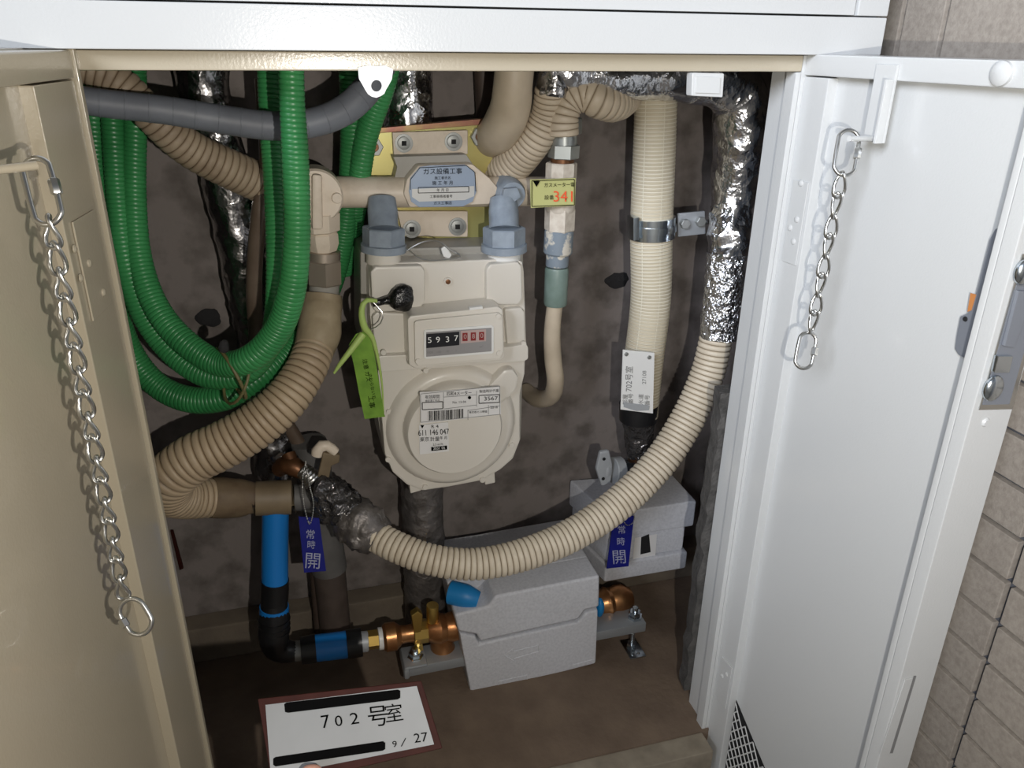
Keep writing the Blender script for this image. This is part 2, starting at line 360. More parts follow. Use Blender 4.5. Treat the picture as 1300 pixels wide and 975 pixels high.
# ragged mortar strip behind the right jamb
mb = MB(); n = 30
for k in range(n+1):
    z = 0.02+0.46*k/n; w = 0.008+0.008*noise.noise(Vector((k*0.7, 0, 0)))+0.006*random.random()
    mb.v += [Vector((0.484-w, 0.051, z)), Vector((0.53, 0.051, z)), Vector((0.53, 0.075, z)), Vector((0.484-w*0.6, 0.075, z))]; mb.uv += [(0, 0)]*4
for k in range(n):
    for j in range(4):
        a = k*4+j; b = k*4+(j+1) % 4; mb.f.append((a, b, b+4, a+4))
mb.f += [(3, 2, 1, 0), (n*4, n*4+1, n*4+2, n*4+3)]
o = struct(mb.link('trim_3', 'mortar')); o['label'] = 'ragged grey mortar strip behind the right jamb'
# dark tie holes patched on the back wall
for (px, py, rx, ry, lab) in ((265, 403, 15, 12, 'round dark mortar patch on back wall left of the green hoses'), (783, 356, 15, 10, 'dark mortar patch on back wall beside the netted pipe')):
    p = W(px, py, YB); k = m_px(p, 1); v, f = blob_data(p, (rx*k, 0.003, ry*k), 0.35, 90)
    tag(link('mortar_patch', v, f, 'stain'), lab, 'mortar patch')
struct(box('wall_front', -3.0, -0.502, 0.0, 0.05, -0.12, 2.3, 'plaster'))
struct(box('wall_above', -3.0, 0.598, 0.002, 0.05, 1.302, 2.3, 'plaster'))
# tiled side wall outside
tw = struct(box('wall_side', 0.606, 0.66, -1.4, 0.069, -0.12, 1.35, 'grout')); tw['label'] = 'brown tiled side wall to the right of the cabinet'
ys = [0.060, 0.017, -0.039, -0.149, -0.259, -0.369, -0.479]
zs = [(0.5-0.045*k, 0.045) for k in range(-7, 12)]+[(0.845, 0.03), (0.905, 0.06)]+[(0.95+0.045*k, 0.045) for k in range(3)]
protos = {}
for i in range(len(ys)-1):
    y1, y0 = ys[i]-0.0028, ys[i+1]+0.0028
    for z, hh in zs:
        key = (i, hh)
        if key not in protos:
            o = box('tile', 0.598, 0.606, y0, y1, z-hh+0.0045, z, 'tile', tw, bev=0.0012); protos[key] = (o, z)
        else:
            src, z0 = protos[key]; o = src.copy(); COL.objects.link(o); o.location = src.location+Vector((random.uniform(-0.0004, 0.0004), 0, z-z0))
# corridor around the camera: floor, unseen parapet shaped to hold back low daylight, slab above
struct(box('floor_corridor', -3.0, 0.606, -1.7, 0.05, -0.16, -0.12, 'greyflr'))
struct(box('wall_parapet_blocker', -3.0, 0.606, -1.75, -1.65, -0.12, 1.24, 'plaster'))  # unseen parapet, its height set to shade the lower right door
struct(box('ceiling_corridor', -1.2, 0.66, -1.7, 0.1, 2.3, 2.4, 'plaster'))

# ================================================================ CABINET FRAME
fr = thing('steel_cabinet', (0.17, 0.0, 0.835), 'off-white painted steel cabinet with both doors standing open around the pipe shaft', 'cabinet')
box('upper_rail', -0.5, 0.556, -0.014, 0.03, 0.8505, 0.883, 'paint', fr, bev=0.0012)
box('upper_stile', 0.523, 0.556, -0.014, 0.03, 0.884, 1.3, 'paint', fr, bev=0.0012)
box('upper_panel', -0.5, 0.5215, -0.011, 0.02, 0.8845, 1.3, 'paint', fr, bev=0.0008)
box('header', -0.165, 0.4825, 0.0, 0.032, 0.8355, 0.8500, 'paint_shaded', fr, bev=0.0015)
box('jamb', 0.4825, 0.556, 0.0, 0.050, -0.05, 0.8500, 'paint', fr, bev=0.001)
box('stop_strip', 0.4765, 0.4822, 0.0, 0.016, -0.05, 0.8352, 'paint', fr, bev=0.0008)
box('jamb', -0.5, -0.1665, 0.0, 0.033, -0.05, 0.8500, 'paint', fr, bev=0.001)
tag(box('sealant_bead', 0.5565, 0.6, 0.054, 0.066, -0.05, 1.3, 'sealant', fr, bev=0.002), 'blue-grey sealant bead against the tiles')
# white lock eye hanging from the header, with its hole
mb = MB(); Yt = -0.004; ho = [(478+7*math.cos(a*math.pi/8), 109+7.5*math.sin(a*math.pi/8)) for a in range(16)]
ou = []
for a in range(16):
    an = a*math.pi/8; dx, dy = math.cos(an), math.sin(an)
    # outline: a tab with sloped sides and a round foot
    best = 60
    for k in range(1, 60):
        x, y = 478+dx*k, 109+dy*k
        hw = 22 if y < 98 else 22-(y-98)*0.62
        inside = y > 84 and (abs(x-477) < hw if y < 112 else math.hypot(x-477, y-110) < 13.5)
        if not inside: best = k; break
    ou.append((478+dx*best, 109+dy*best))
vf = [W(*p, Yt) for p in ou]+[W(*p, Yt) for p in ho]; vb = [v+Vector((0, 0.0025, 0)) for v in vf]
fs = []
for j in range(16):
    k = (j+1) % 16; fs += [(j, k, 16+k, 16+j), (32+j, 48+j, 48+k, 32+k), (j, 32+j, 32+k, k), (16+j, 16+k, 48+k, 48+j)]
mb.add(vf+vb, fs); tag(mb.link('lock_eye', 'white', fr), 'white tab with a round hole')
slab('catch_plate', [(879, 92), (920, 93), (918, 124), (878, 122)], -0.003, 0.012, 'paint', fr, bev=0.0015)
slab('catch_face', [(884, 97), (915, 98), (914, 119), (883, 118)], -0.0045, 0.002, 'paint', fr, bev=0.0005)

# ================================================================ DOORS
class Door:
    def __init__(s, hx, deg, side):
        a = math.radians(deg); s.o = Vector((hx, 0, 0))
        s.u = Vector((side*math.cos(a), -math.sin(a), 0)); s.n = Vector((-side*math.sin(a), -math.cos(a), 0))
    def P(s, w, n, z): return s.o+s.u*w+s.n*n+Vector((0, 0, z))
    def fn(s, n=0.0): return plane(s.P(0, n, 0), s.n)
    def wz(s, px, py, n=0.0):
        p = s.fn(n)(px, py)-s.o; return p.dot(s.u), p.z
    def data(s, w0, w1, n0, n1, z0, z1, bev=0):
        return prism_data([s.P(w0, n1, z0), s.P(w1, n1, z0), s.P(w1, n1, z1), s.P(w0, n1, z1)], s.n*(n0-n1), bev)
    def box(s, name, w0, w1, n0, n1, z0, z1, m, parent, bev=0.001):
        v, f = s.data(w0, w1, n0, n1, z0, z1, bev); return link(name, v, f, m, parent, 35, None, True)
DR = Door(0.486, 85, 1)
ZB = -0.07
dr = DR.box('door', 0.030, 0.245, -0.0135, -0.011, ZB+0.01, 0.840, 'paint', fr); dr['label'] = 'right-hand door with lock and flush bolt in its free edge'
DR.box('outer_skin', 0.0, 0.245, -0.041, -0.038, ZB, 0.851, 'paint', dr)
DR.box('hinge_stile', 0.0, 0.0335, -0.0265, 0.0, ZB, 0.8315, 'paint', dr, 0.0015)
DR.box('top_rail', 0.0, 0.2585, -0.041, 0.001, 0.8325, 0.851, 'paint', dr, 0.0015)
DR.box('bottom_rail', 0.034, 0.2385, -0.0265, 0.0, ZB, ZB+0.02, 'paint', dr, 0.0015)
DR.box('lock_stile', 0.239, 0.2452, -0.0265, 0.004, ZB+0.021, 0.8315, 'paint', dr, 0.0012)
DR.box('edge_face', 0.2455, 0.2585, -0.041, 0.0045, ZB+0.001, 0.8315, 'paint', dr, 0.0012)
hp = DR.box('hinge_plate', 0.008, 0.030, 0.0002, 0.0018, 0.655, 0.737, 'paint', dr, 0.0006)
for w, z in ((0.022, 0.700), (0.014, 0.690), (0.022, 0.678), (0.020, 0.735)):
    v, f = lathe_data(DR.P(w, 0.0018, z), DR.P(w, 0.0036, z), [(0, 0.0032), (0.5, 0.003), (1, 0.0015)], 12); link('bolt', v, f, 'paint', dr)
hp = DR.box('hinge_plate', 0.008, 0.030, 0.0002, 0.0018, 0.062, 0.132, 'paint', dr, 0.0006)
for w, z in ((0.022, 0.115), (0.014, 0.105)):
    v, f = lathe_data(DR.P(w, 0.0018, z), DR.P(w, 0.0036, z), [(0, 0.0032), (0.5, 0.003), (1, 0.0015)], 12); link('bolt', v, f, 'paint', dr)
v, f = lathe_data(DR.P(0.211, 0.001, 0.842), DR.P(0.211, 0.006, 0.842), [(0, 0.0085), (0.6, 0.0085), (1, 0.0055)], 20); link('rubber_bumper', v, f, 'paint', dr)
# chain bracket: arm hanging from the top rail, prong pointing at the shaft
br = DR.box('chain_bracket', 0.092, 0.115, 0.001, 0.004, 0.783, 0.845, 'paint', dr, 0.0006)
DR.box('bracket_flange', 0.112, 0.115, 0.004, 0.012, 0.783, 0.834, 'paint', dr, 0.0006)
pR = DR.fn(0.035)(1078, 176); pB = DR.P(0.104, 0.002, 0.786)
wire('prong', [pB, pB+(pR-pB)*0.5, pR], 0.0024, 'paint', dr, 10)
# latch body behind the lock stile
f0 = DR.fn(-0.007)
lt = pslab('latch_case', [(1277, 285), (1263, 291), (1256, 304), (1239, 371), (1228, 398), (1219, 402), (1214, 428), (1212, 443), (1217, 451), (1236, 460), (1262, 430), (1290, 330)], f0, DR.n*-0.0035, 'lockgrey', dr, 0.0005)
pslab('paint_chip', [(1232, 372), (1239, 374), (1233, 394), (1228, 396)], DR.fn(-0.0064), DR.n*-0.0004, 'orange', dr)
p = DR.fn(-0.0068)(1225.5, 405); v, f = lathe_data(p, p+DR.n*0.0008, [(0, 0.0022), (1, 0.0018)], 12); link('rivet', v, f, 'dark', dr)
# lock and flush bolt set into the free edge of the door
fe_ = lambda k=0.0: plane(DR.P(0.2586+k, 0, 0), DR.u)
hd = pslab('lock_bezel', [(1297, 322), (1316, 322), (1316, 400), (1284, 519), (1242, 520)], fe_(0.0002), DR.u*0.0010, 'steel', dr, 0.0003)
pslab('lock_recess', [(1296, 330), (1313, 330), (1313, 400), (1281, 513), (1247, 514), (1290, 362)], fe_(0.0012), DR.u*0.0004, 'lockgrey', dr, 0.0001)
pslab('lock_lever', [(1289, 368), (1311, 368), (1283, 440), (1271, 438)], fe_(0.0016), DR.u*0.003, 'lockgrey', dr, 0.0006)
pslab('keeper', [(1262, 450), (1281, 450), (1276, 471), (1257, 471)], fe_(0.0016), DR.u*0.004, 'zinc', dr, 0.0008)
for nm, q, rr in (('lower_knob', (1261, 493), (.0045, .009, .011)), ('upper_knob', (1300, 345), (.0045, .008, .010))):
    v, f = blob_data(fe_(0.004)(*q), (rr[1], rr[0], rr[2])); link(nm, v, f, 'zinc', dr, 60)
p = fe_(0)(1251, 536); v, f = lathe_data(p, p+DR.u*0.002, [(0, 0.0042), (1, 0.003)], 14); link('bolt', v, f, 'paint', dr)
pslab('slot_cover', [(1148, 862), (1158, 860), (1128, 957), (1116, 957)], fe_(0.0001), DR.u*0.0012, 'paint', dr, 0.0003)
pslab('edge_slot', [(1160, 858), (1163, 858), (1133, 956), (1129, 956)], fe_(0.0001), DR.u*0.0004, 'inkgrey', dr)
# expanded metal corner at the bottom of the door
fe = DR.fn(-0.009); tri = [(916, 889), (931, 880), (975, 985), (905, 985)]
tri = [(914, 889), (931, 880), (975, 985), (902, 985)]
pslab('vent_opening', tri, DR.fn(-0.0105), DR.n*-0.0004, 'dark', dr)
mb = MB()
def in_tri(w, z):
    w1, z1 = DR.wz(931, 880, -0.009); w2, z2 = DR.wz(975, 985, -0.009); w0 = DR.wz(916, 889, -0.009)[0]
    t = (z1-z)/(z1-z2); return z < z1 and z > -0.05 and w > max(w0, 0.034) and w < w1+(w2-w1)*t
dw, dz = 0.006, 0.017
for i in range(0, 44):
    for j in range(0, 24):
        w0 = 0.012+i*dw; z0 = 0.11-j*dz-(dz/2 if i % 2 else 0)
        for sg in (1, -1):
            a = (w0, z0); b = (w0+dw, z0-sg*dz/2)
            if in_tri(*a) and in_tri(*b):
                v, f, _ = tube_data([(DR.P(a[0], -0.008, a[1]), 0.0009), (DR.P(b[0], -0.008, b[1]), 0.0009)], 4, step=0.02, caps=False); mb.add(v, f)
if mb.v: mb.link('expanded_mesh', 'paint', dr)['kind'] = 'stuff'

DL = Door(-0.141, 83, -1)
fw = sum(DL.wz(*q)[0] for q in ((32, 103), (75, 274), (152, 600), (235, 975)))/4
dl = DL.box('door', fw-0.004, 0.345, -0.0135, -0.0095, ZB+0.01, 0.840, 'paint_shaded', fr); dl['label'] = 'left-hand door, its shade put in as beige paint'
DL.box('outer_skin', 0.0, 0.36, -0.030, -0.027, ZB, 0.851, 'paint_shaded', dl)
DL.box('stile_edge', 0.0, 0.007, -0.0265, 0.003, ZB, 0.851, 'paint_shaded', dl, 0.0012)
DL.box('hinge_stile', 0.0085, fw, -0.0265, 0.0, ZB, 0.8295, 'paint_shaded', dl, 0.0015)
DL.box('top_rail', 0.0075, 0.36, -0.0265, 0.001, 0.8305, 0.850, 'paint_shaded', dl, 0.0015)
DL.box('lock_stile', 0.34, 0.36, -0.0265, 0.001, ZB, 0.8295, 'paint_shaded', dl, 0.0015)
w1 = DL.wz(88, 275)[0]; w0 = DL.wz(118, 275)[0]
hp = DL.box('hinge_plate', w0, w1, 0.0002, 0.0018, 0.662, 0.737, 'paint_shaded', dl, 0.0006)
for q in ((94, 316), (113, 334), (102, 353), (131, 371)):
    p = DL.fn(0.0018)(*q); v, f = lathe_data(p, p+DL.n*0.0018, [(0, 0.0032), (0.5, 0.003), (1, 0.0015)], 12); link('bolt', v, f, 'paint_shaded', dl)
pL = DL.fn(0.030)(46, 210); pLb = DL.fn(0.0)(-60, 222)
br = wire('prong', [pLb, (pL+pLb)/2, pL], 0.0026, 'paint_shaded', dl, 10)

# ================================================================ CHAINS
def chain_link_data(top, bot, r=0.0011, tw=0.0):
    top = Vector(top); bot = Vector(bot); ax = (top-bot); L = ax.length; c = (top+bot)/2
    X = (RT-ax*(RT.dot(ax)/ax.length_squared)).normalized(); Yv = ax.normalized().cross(X)
    X, Yv = X*math.cos(tw)+Yv*math.sin(tw), Yv*math.cos(tw)-X*math.sin(tw)
    pts = []
    for k in range(20):
        t = 2*math.pi*k/20; z = -math.cos(t)*0.5; s = math.sin(t)
        wx = s*(0.30-0.24*z*1.2); wy = 0.11*math.sin(2*t)
        pts.append(c+ax*z*1.12+X*wx*L*0.72+Yv*wy*L)
    vs = []; fs = []; n = 20; sg = 6
    for k in range(n):
        t = (pts[(k+1) % n]-pts[k-1]).normalized(); u = t.cross(Yv if abs(t.dot(Yv)) < 0.8 else X).normalized(); v = t.cross(u)
        for j in range(sg): a = 2*math.pi*j/sg; vs.append(pts[k]+(u*math.cos(a)+v*math.sin(a))*r)
    for k in range(n):
        for j in range(sg):
            a = k*sg+j; b = k*sg+(j+1) % sg; c2 = ((k+1) % n)*sg+j; d = ((k+1) % n)*sg+(j+1) % sg; fs.append((a, b, d, c2))
    return vs, fs
def quick_link(parent, c, L, wd, lean, sleeve_side, r=0.0017, sleeve_t=0.55):
    """oval screw link: centre c, length L, width wd; lean = rotation in the picture plane"""
    ca, sa = math.cos(lean), math.sin(lean); X = RT*ca+UP*sa; Z = UP*ca-RT*sa
    pts = []; h = (L-wd)/2
    for k in range(25):
        t = 2*math.pi*k/24; x = math.sin(t)*wd/2; z = math.cos(t)*wd/2+(h if math.cos(t) > 0 else -h); 
        if abs(math.cos(t)) < 1e-6: z = 0
        pts.append(c+X*x+Z*z)
    vs, fs, uv = tube_data([(p, r) for p in pts], 10, None, None, 0.0012, False)
    q = link('quick_link', vs, fs, 'steel', parent, 60)
    s0 = c+X*(sleeve_side*wd/2)+Z*(L*0.14*(1 if sleeve_side > 0 else -1)*sleeve_t*0-L*0.10); s1 = s0+Z*L*0.24
    v, f = lathe_data(s0, s1, [(0, r*1.5), (0.1, r*1.9), (0.9, r*1.9), (1, r*1.5)], 6); link('screw_sleeve', v, f, 'steel', q)
    return q
def make_chain(label, px_top, px_bot, fn_top, n, ql_top, ql_bot):
    top = fn_top(*px_top); d = ray(*px_bot)
    # the chain hangs plumb: same distance from the camera's foot as its top
    k = (Vector((top.x, top.y, 0))-Vector((CAM.x, CAM.y, 0))).length/Vector((d.x, d.y, 0)).length; bot = CAM+d*k
    root = thing('door_chain', bot, label, 'chain', 'steel door chains')
    for i in range(n):
        a = top.lerp(bot, i/n); b = top.lerp(bot, (i+1)/n); v, f = chain_link_data(a+(a-b)*0.08, b-(a-b)*0.04, 0.0014, (0.45 if i % 2 else -0.35)); link('chain_link', v, f, 'steel', root, 60)
    k1 = m_px(top, 1); c1 = top+(-RT*(px_top[0]-ql_top[0])*k1)+UP*((px_top[1]-ql_top[1])*k1); quick_link(root, c1, ql_top[2]*k1, ql_top[3]*k1, ql_top[4], ql_top[5])
    k2 = m_px(bot, 1); c2 = bot+RT*((ql_bot[0]-px_bot[0])*k2)-UP*((ql_bot[1]-px_bot[1])*k2); quick_link(root, c2, ql_bot[2]*k2, ql_bot[3]*k2, ql_bot[4], ql_bot[5])
    return root
make_chain('long steel chain hanging from a prong on the left beige door', (62, 278), (157, 758), DL.fn(0.030), 17, (53, 243, 86, 36, 0.26, 1), (172, 783, 48, 33, 0.55, -1))
make_chain('short steel chain hanging from a bracket on the right white door', (1069, 222), (1030, 421), DR.fn(0.035), 8, (1075, 194, 58, 27, -0.16, 1), (1023, 445, 46, 22, -0.2, 1))

# ================================================================ BACKGROUND PIPES
t = thing('lagged_pipe', W(360, 690, 0.29), 'dark crumpled foil-lagged pipe leaning behind the green hoses on the left', 'pipe')
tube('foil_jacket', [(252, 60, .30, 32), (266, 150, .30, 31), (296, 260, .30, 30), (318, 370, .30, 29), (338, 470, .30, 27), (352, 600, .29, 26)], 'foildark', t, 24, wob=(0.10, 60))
t = thing('lagged_pipe', W(540, 790, 0.29), 'vertical grey foil-lagged pipe behind the gas meter', 'pipe')
tube('foil_jacket', [(514, 60, .30, 33), (518, 160, .30, 32), (527, 330, .30, 29)], 'foil', t, 24, wob=(0.08, 60))
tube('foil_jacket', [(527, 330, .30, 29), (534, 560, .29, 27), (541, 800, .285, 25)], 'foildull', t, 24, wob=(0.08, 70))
t = thing('drain_tube', W(322, 560, 0.24), 'thin brownish translucent tube running down behind the left green hoses', 'tube')
tube('hose_wall', [(332, 100, .22, 9), (338, 200, .22, 9), (329, 270, .22, 10), (323, 340, .23, 10), (324, 400, .24, 10), (332, 470, .26, 9), (360, 530, .28, 9), (384, 575, .28, 9), (396, 640, .29, 9)], 'browntube', t, 12)
t = thing('drain_pipe', W(422, 800, 0.27), 'brown vertical pipe with a grey upper end behind the left blue tag', 'pipe')
tube('pipe_wall', [(416, 700, .275, 20), (427, 810, .275, 19)], 'brownpvc', t)
tube('grey_socket', [(392, 560, .275, 22), (402, 620, .275, 22), (418, 722, .275, 22)], 'grey_pipe', t)
t = thing('supply_pipe', W(408, 800, 0.26), 'thin dark brown pipe rising behind the horizontal blue pipe', 'pipe')
tube('pipe_wall', [(383, 600, .29, 7), (398, 700, .29, 7), (409, 850, .285, 7)], 'brownpipe', t, 12)
t = thing('shadow_strip', W(618, 160, 0.33), 'dark reddish tube put in as a shadow at the top between the foil pipe and a cream hose', 'pipe')
tube('pipe_wall', [(612, 60, .325, 12), (617, 160, .325, 12), (622, 200, .325, 12)], 'brownpipe', t, 12)  # hose shadow on the wall, drawn as a dark tube
tag(slab('red_marker', [(216, 674), (220, 674), (233, 722), (228, 724)], YB-0.004, 0.004, 'redwood', None, 0.0005), 'thin red strip against the back wall beside the left door', 'strip')

# ================================================================ CREAM HOSES AT THE TOP
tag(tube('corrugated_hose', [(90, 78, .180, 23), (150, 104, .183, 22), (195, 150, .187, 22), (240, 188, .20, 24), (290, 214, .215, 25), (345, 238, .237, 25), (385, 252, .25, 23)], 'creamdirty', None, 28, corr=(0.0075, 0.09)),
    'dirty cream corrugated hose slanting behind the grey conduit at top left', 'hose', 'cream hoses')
tag(tube('smooth_hose', [(656, 50, .20, 25), (652, 100, .20, 25), (647, 140, .21, 26), (635, 165, .235, 26), (622, 178, .28, 23), (612, 182, .33, 21)], 'creamtop', None, 28, wob=(0.04, 40)),
    'thick smooth cream hose bending into the wall at top centre', 'hose', 'cream hoses')
t = thing('corrugated_hose', W(655, 225, 0.27), 'cream corrugated hose with foil top behind the gas pipe at top centre', 'hose', 'cream hoses')
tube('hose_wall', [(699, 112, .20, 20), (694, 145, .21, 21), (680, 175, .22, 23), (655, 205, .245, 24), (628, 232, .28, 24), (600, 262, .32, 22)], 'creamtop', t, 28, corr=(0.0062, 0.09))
tube('foil_collar', [(702, 60, .20, 19), (703, 95, .20, 19), (700, 122, .20, 21)], 'foildark', t, 24, wob=(0.18, 120), step=0.003)
tag(tube('looped_hose', [(715, 172, .20, 20), (715, 150, .20, 20), (722, 130, .20, 21), (741, 120, .195, 22), (762, 128, .19, 23), (782, 131, .205, 22), (800, 120, .25, 20), (815, 108, .30, 20)], 'creamtop', None, 28, corr=(0.0072, 0.08), wob=(0.05, 60)),
    'cream hose looping from the grey hex fitting behind the netted pipe', 'hose', 'cream hoses')

# ================================================================ GREY CONDUIT
t = thing('spiral_conduit', W(300, 175, 0.11), 'dark grey spiral conduit crossing the top of the shaft', 'conduit')
cp = path([(60, 120, .135, 17.5), (130, 131, .14, 17.5), (210, 140, .145, 17.5), (290, 153, .15, 18), (350, 160, .15, 18), (400, 155, .152, 18), (440, 138, .158, 18.5), (470, 108, .165, 18.5), (490, 70, .175, 18.5)])
tube('conduit_wall', cp, 'conduit', t, 24)
D = spline(cp, 0.01); mb = MB(); acc = 0; nxt = 0.02
for i in range(1, len(D)-1):
    acc += (D[i][0]-D[i-1][0]).length
    if acc > nxt:
        nxt += 0.0205; tt = (D[i+1][0]-D[i][0]).normalized(); p = D[i][0]; r = D[i][1]
        v, f = lathe_data(p-tt*0.0006, p+tt*0.0006, [(0, r*0.99), (0.2, r*1.03), (0.8, r*1.03), (1, r*0.99)], 24); mb.add(v, f)
mb.link('spiral_seam', 'conduit', t); t.children[-1]['kind'] = 'stuff'

# ================================================================ GREEN HOSES
gk = dict(m='green', segs=24, corr=(0.0046, 0.06))
tag(tube('green_hose', [(170, 60, .228, 15), (172, 150, .228, 14), (171, 240, .22, 14), (176, 320, .205, 15), (196, 385, .185, 16), (232, 432, .16, 17), (278, 461, .135, 17), (318, 455, .11, 18), (352, 420, .10, 18), (370, 370, .083, 18), (377, 300, .08, 17), (375, 200, .08, 17), (371, 130, .08, 16), (369, 50, .08, 16)], **gk),
    'bright green ribbed hose, the front one of the coil, hanging before the gas elbow', 'hose', 'green ribbed hoses')
tag(tube('green_hose', [(138, 60, .228, 14), (143, 150, .228, 14), (149, 240, .22, 14), (160, 330, .205, 15), (184, 400, .20, 16), (220, 448, .185, 16), (262, 476, .165, 16), (305, 476, .148, 16), (335, 450, .142, 15), (349, 405, .14, 14), (352, 330, .15, 14), (349, 240, .175, 14), (344, 150, .192, 15), (340, 50, .20, 15)], **gk),
    'green ribbed hose forming the middle loop of the coil, left of the front strand', 'hose', 'green ribbed hoses')
tag(tube('green_hose', [(112, 60, .24, 14), (120, 170, .24, 14), (128, 270, .23, 15), (142, 370, .22, 15), (162, 440, .225, 16), (196, 486, .215, 16), (240, 507, .195, 17), (290, 503, .178, 17), (335, 474, .182, 16), (380, 430, .225, 15), (415, 375, .262, 14), (432, 320, .28, 14), (442, 250, .265, 14), (448, 170, .255, 16), (446, 60, .25, 17)], **gk),
    'green ribbed hose forming the lowest outer loop and rising behind the gas elbow', 'hose', 'green ribbed hoses')
tag(tube('green_hose', [(500, 60, .21, 15), (484, 115, .225, 16), (466, 170, .24, 15), (458, 215, .245, 14), (452, 265, .27, 13), (442, 318, .315, 12), (437, 345, .33, 11)], **gk),
    'short green ribbed hose passing under the white lock eye', 'hose', 'green ribbed hoses')
t = thing('cable_tie', W(290, 500, 0.10), 'brown tie bundling the loops of green hose', 'tie')
k = m_px(W(290, 480, .12), 1)
def ring(name, c, rx, ry, lean, r, m, parent, yamp=0.0, n=20):
    pts = []
    for j in range(n+1):
        a = 2*math.pi*j/n; x = rx*math.cos(a); z = ry*math.sin(a); pts.append(c+Vector((x*math.cos(lean)-z*math.sin(lean), -yamp*math.cos(a), x*math.sin(lean)+z*math.cos(lean))))
    return wire(name, pts, r, m, parent)
ring('tie_loop', W(294, 474, .13), 0.009, 0.030, 0.30, 0.0020, 'tie', t, 0.026)
ring('tie_loop', W(300, 480, .13), 0.009, 0.028, -0.5, 0.0017, 'tie', t, 0.026)
blob('knot', 284, 440, .11, (7, 6, 8), 'stain', t, 0.4, 120)

# ================================================================ GAS PIPE, BRACKET
t = thing('mounting_bracket', W(553, 302, 0.32), 'yellow zinc mounting bracket on the wall behind the gas pipe', 'bracket')
slab('back_plate', [(470, 172), (474, 168), (628, 156), (633, 160), (633, 222), (630, 306), (600, 306), (506, 300), (468, 240)], .2625, 0.004, 'yzinc', t, 0.0008)
slab('top_edge', [(472, 170), (476, 163), (622, 150), (630, 157)], .2585, 0.012, 'rust', t, 0.0005)
slab('clamp_plate', [(498, 168), (594, 165), (594, 196), (500, 200)], .2555, 0.008, 'gaspipe', t, 0.0012)
slab('clamp_plate', [(504, 268), (594, 268), (594, 301), (512, 300)], .2555, 0.008, 'gaspipe', t, 0.0012)
slab('saddle', [(499, 199), (592, 196), (604, 214), (620, 225), (500, 230), (504, 212)], .236, 0.024, 'metergrey', t, 0.001)
for (px, py, Y) in ((513, 182, .2555), (576, 180, .2555), (523, 291, .2555), (581, 288, .2555)):
    w = cyl('washer', (px, py, Y), (px, py, Y-0.0015), 11.5, 'bolt', t, 24); 
    cyl('bolt_head', (px, py, Y-0.0015), (px, py, Y-0.005), 8, 'bolt', t, 20)
    quads_on('bolt_recess', [[(px-3, py-3), (px+3, py-3), (px+3, py+3), (px-3, py+3)]], PY(Y-0.0054), 'dark', t)
for (px, py) in ((475, 187), (610, 174)):
    cyl('hex_nut', (px, py, .2625), (px, py, .2545), 12, 'bolt', t, 6); cyl('stud', (px, py, .256), (px, py, .251), 6, 'copper', t, 14)

t = thing('gas_pipe', W(550, 262, 0.24), 'cream painted horizontal gas pipe above the meter with elbow and blue label', 'pipe')
cyl('pipe_run', (425, 244, .24), (700, 243, .24), 19, 'gaspipe', t, 32, ch=0.01)
# central sleeve, octagonal
v, f = prism_data([W(a, b, .218) for a, b in ((512, 246), (516, 228), (531, 210), (600, 208), (622, 226), (634, 240), (622, 260), (520, 264))], (0, 0.03, 0), 0.003); link('sleeve', v, f, 'gaspipe', t)
lab = slab('blue_label', [(519, 243), (521, 226), (533, 212), (545, 210), (590, 209), (602, 217), (605, 243), (600, 256), (588, 262), (532, 263), (522, 256)], .2155, 0.0012, 'plate_blue', t, 0.0003)
fL = PY(.2150)
quads_on('label_field', [[(523, 240), (602, 236), (602, 249), (590, 254), (532, 256), (523, 250)]], fL, 'plate_silver', lab)
text_on('lettering', [('ガス設備工事', 562, 218, 6, 1, 1.0), ('施工者氏名', 562, 226, 3, 1), ('施 工 年 月', 562, 232.5, 4, 1), ('年 月 日', 562, 241.5, 3.2, 1), ('工事資格者番号', 560, 249.5, 3, 1), ('ガス工事店', 562, 258, 3.4, 1)], PY(.2145), 'ink', lab)
lines_on('label_border', rect_lines(531, 238, 595, 245, -0.02)+[(521, 241, 521, 228), (521, 228, 533, 213), (533, 213, 592, 210), (592, 210, 603, 219), (603, 219, 604, 243)], 0.8, PY(.2145), 'ink', lab)
# elbow body on the left
el = thing('gas_elbow', W(410, 380, 0.22), 'cream painted gas elbow valve left of the meter, with brown steel nuts below', 'valve')
cyl('valve_disc', (401, 250, .245), (401, 250, .205), 34, 'gaspipe', el, 40, ch=0.08)
slab('valve_web', [(396, 221), (409, 222), (410, 292), (396, 292)], .198, 0.02, 'gaspipe', el, 0.003)
cyl('boss', (428, 252, .21), (428, 252, .199), 6.5, 'gaspipe', el, 18)
cyl('side_boss', (366, 252, .235), (380, 252, .235), 13, 'gaspipe', el, 20)
lathe('valve_neck', (405, 270, .225), (410, 318, .225), [(0, 27), (0.45, 25), (0.5, 20), (0.55, 22), (0.8, 22), (1, 18)], 'gaspipe', el, 8, 0.39)
cyl('hex_nut', (411, 318, .225), (411, 330, .225), 21, 'nut', el, 24)
cyl('hex_nut', (411, 329, .225), (412, 360, .225), 23, 'nut', el, 6, 0.5)
cyl('grey_ring', (412, 359, .225), (411, 379, .225), 19, 'metergrey', el, 24)

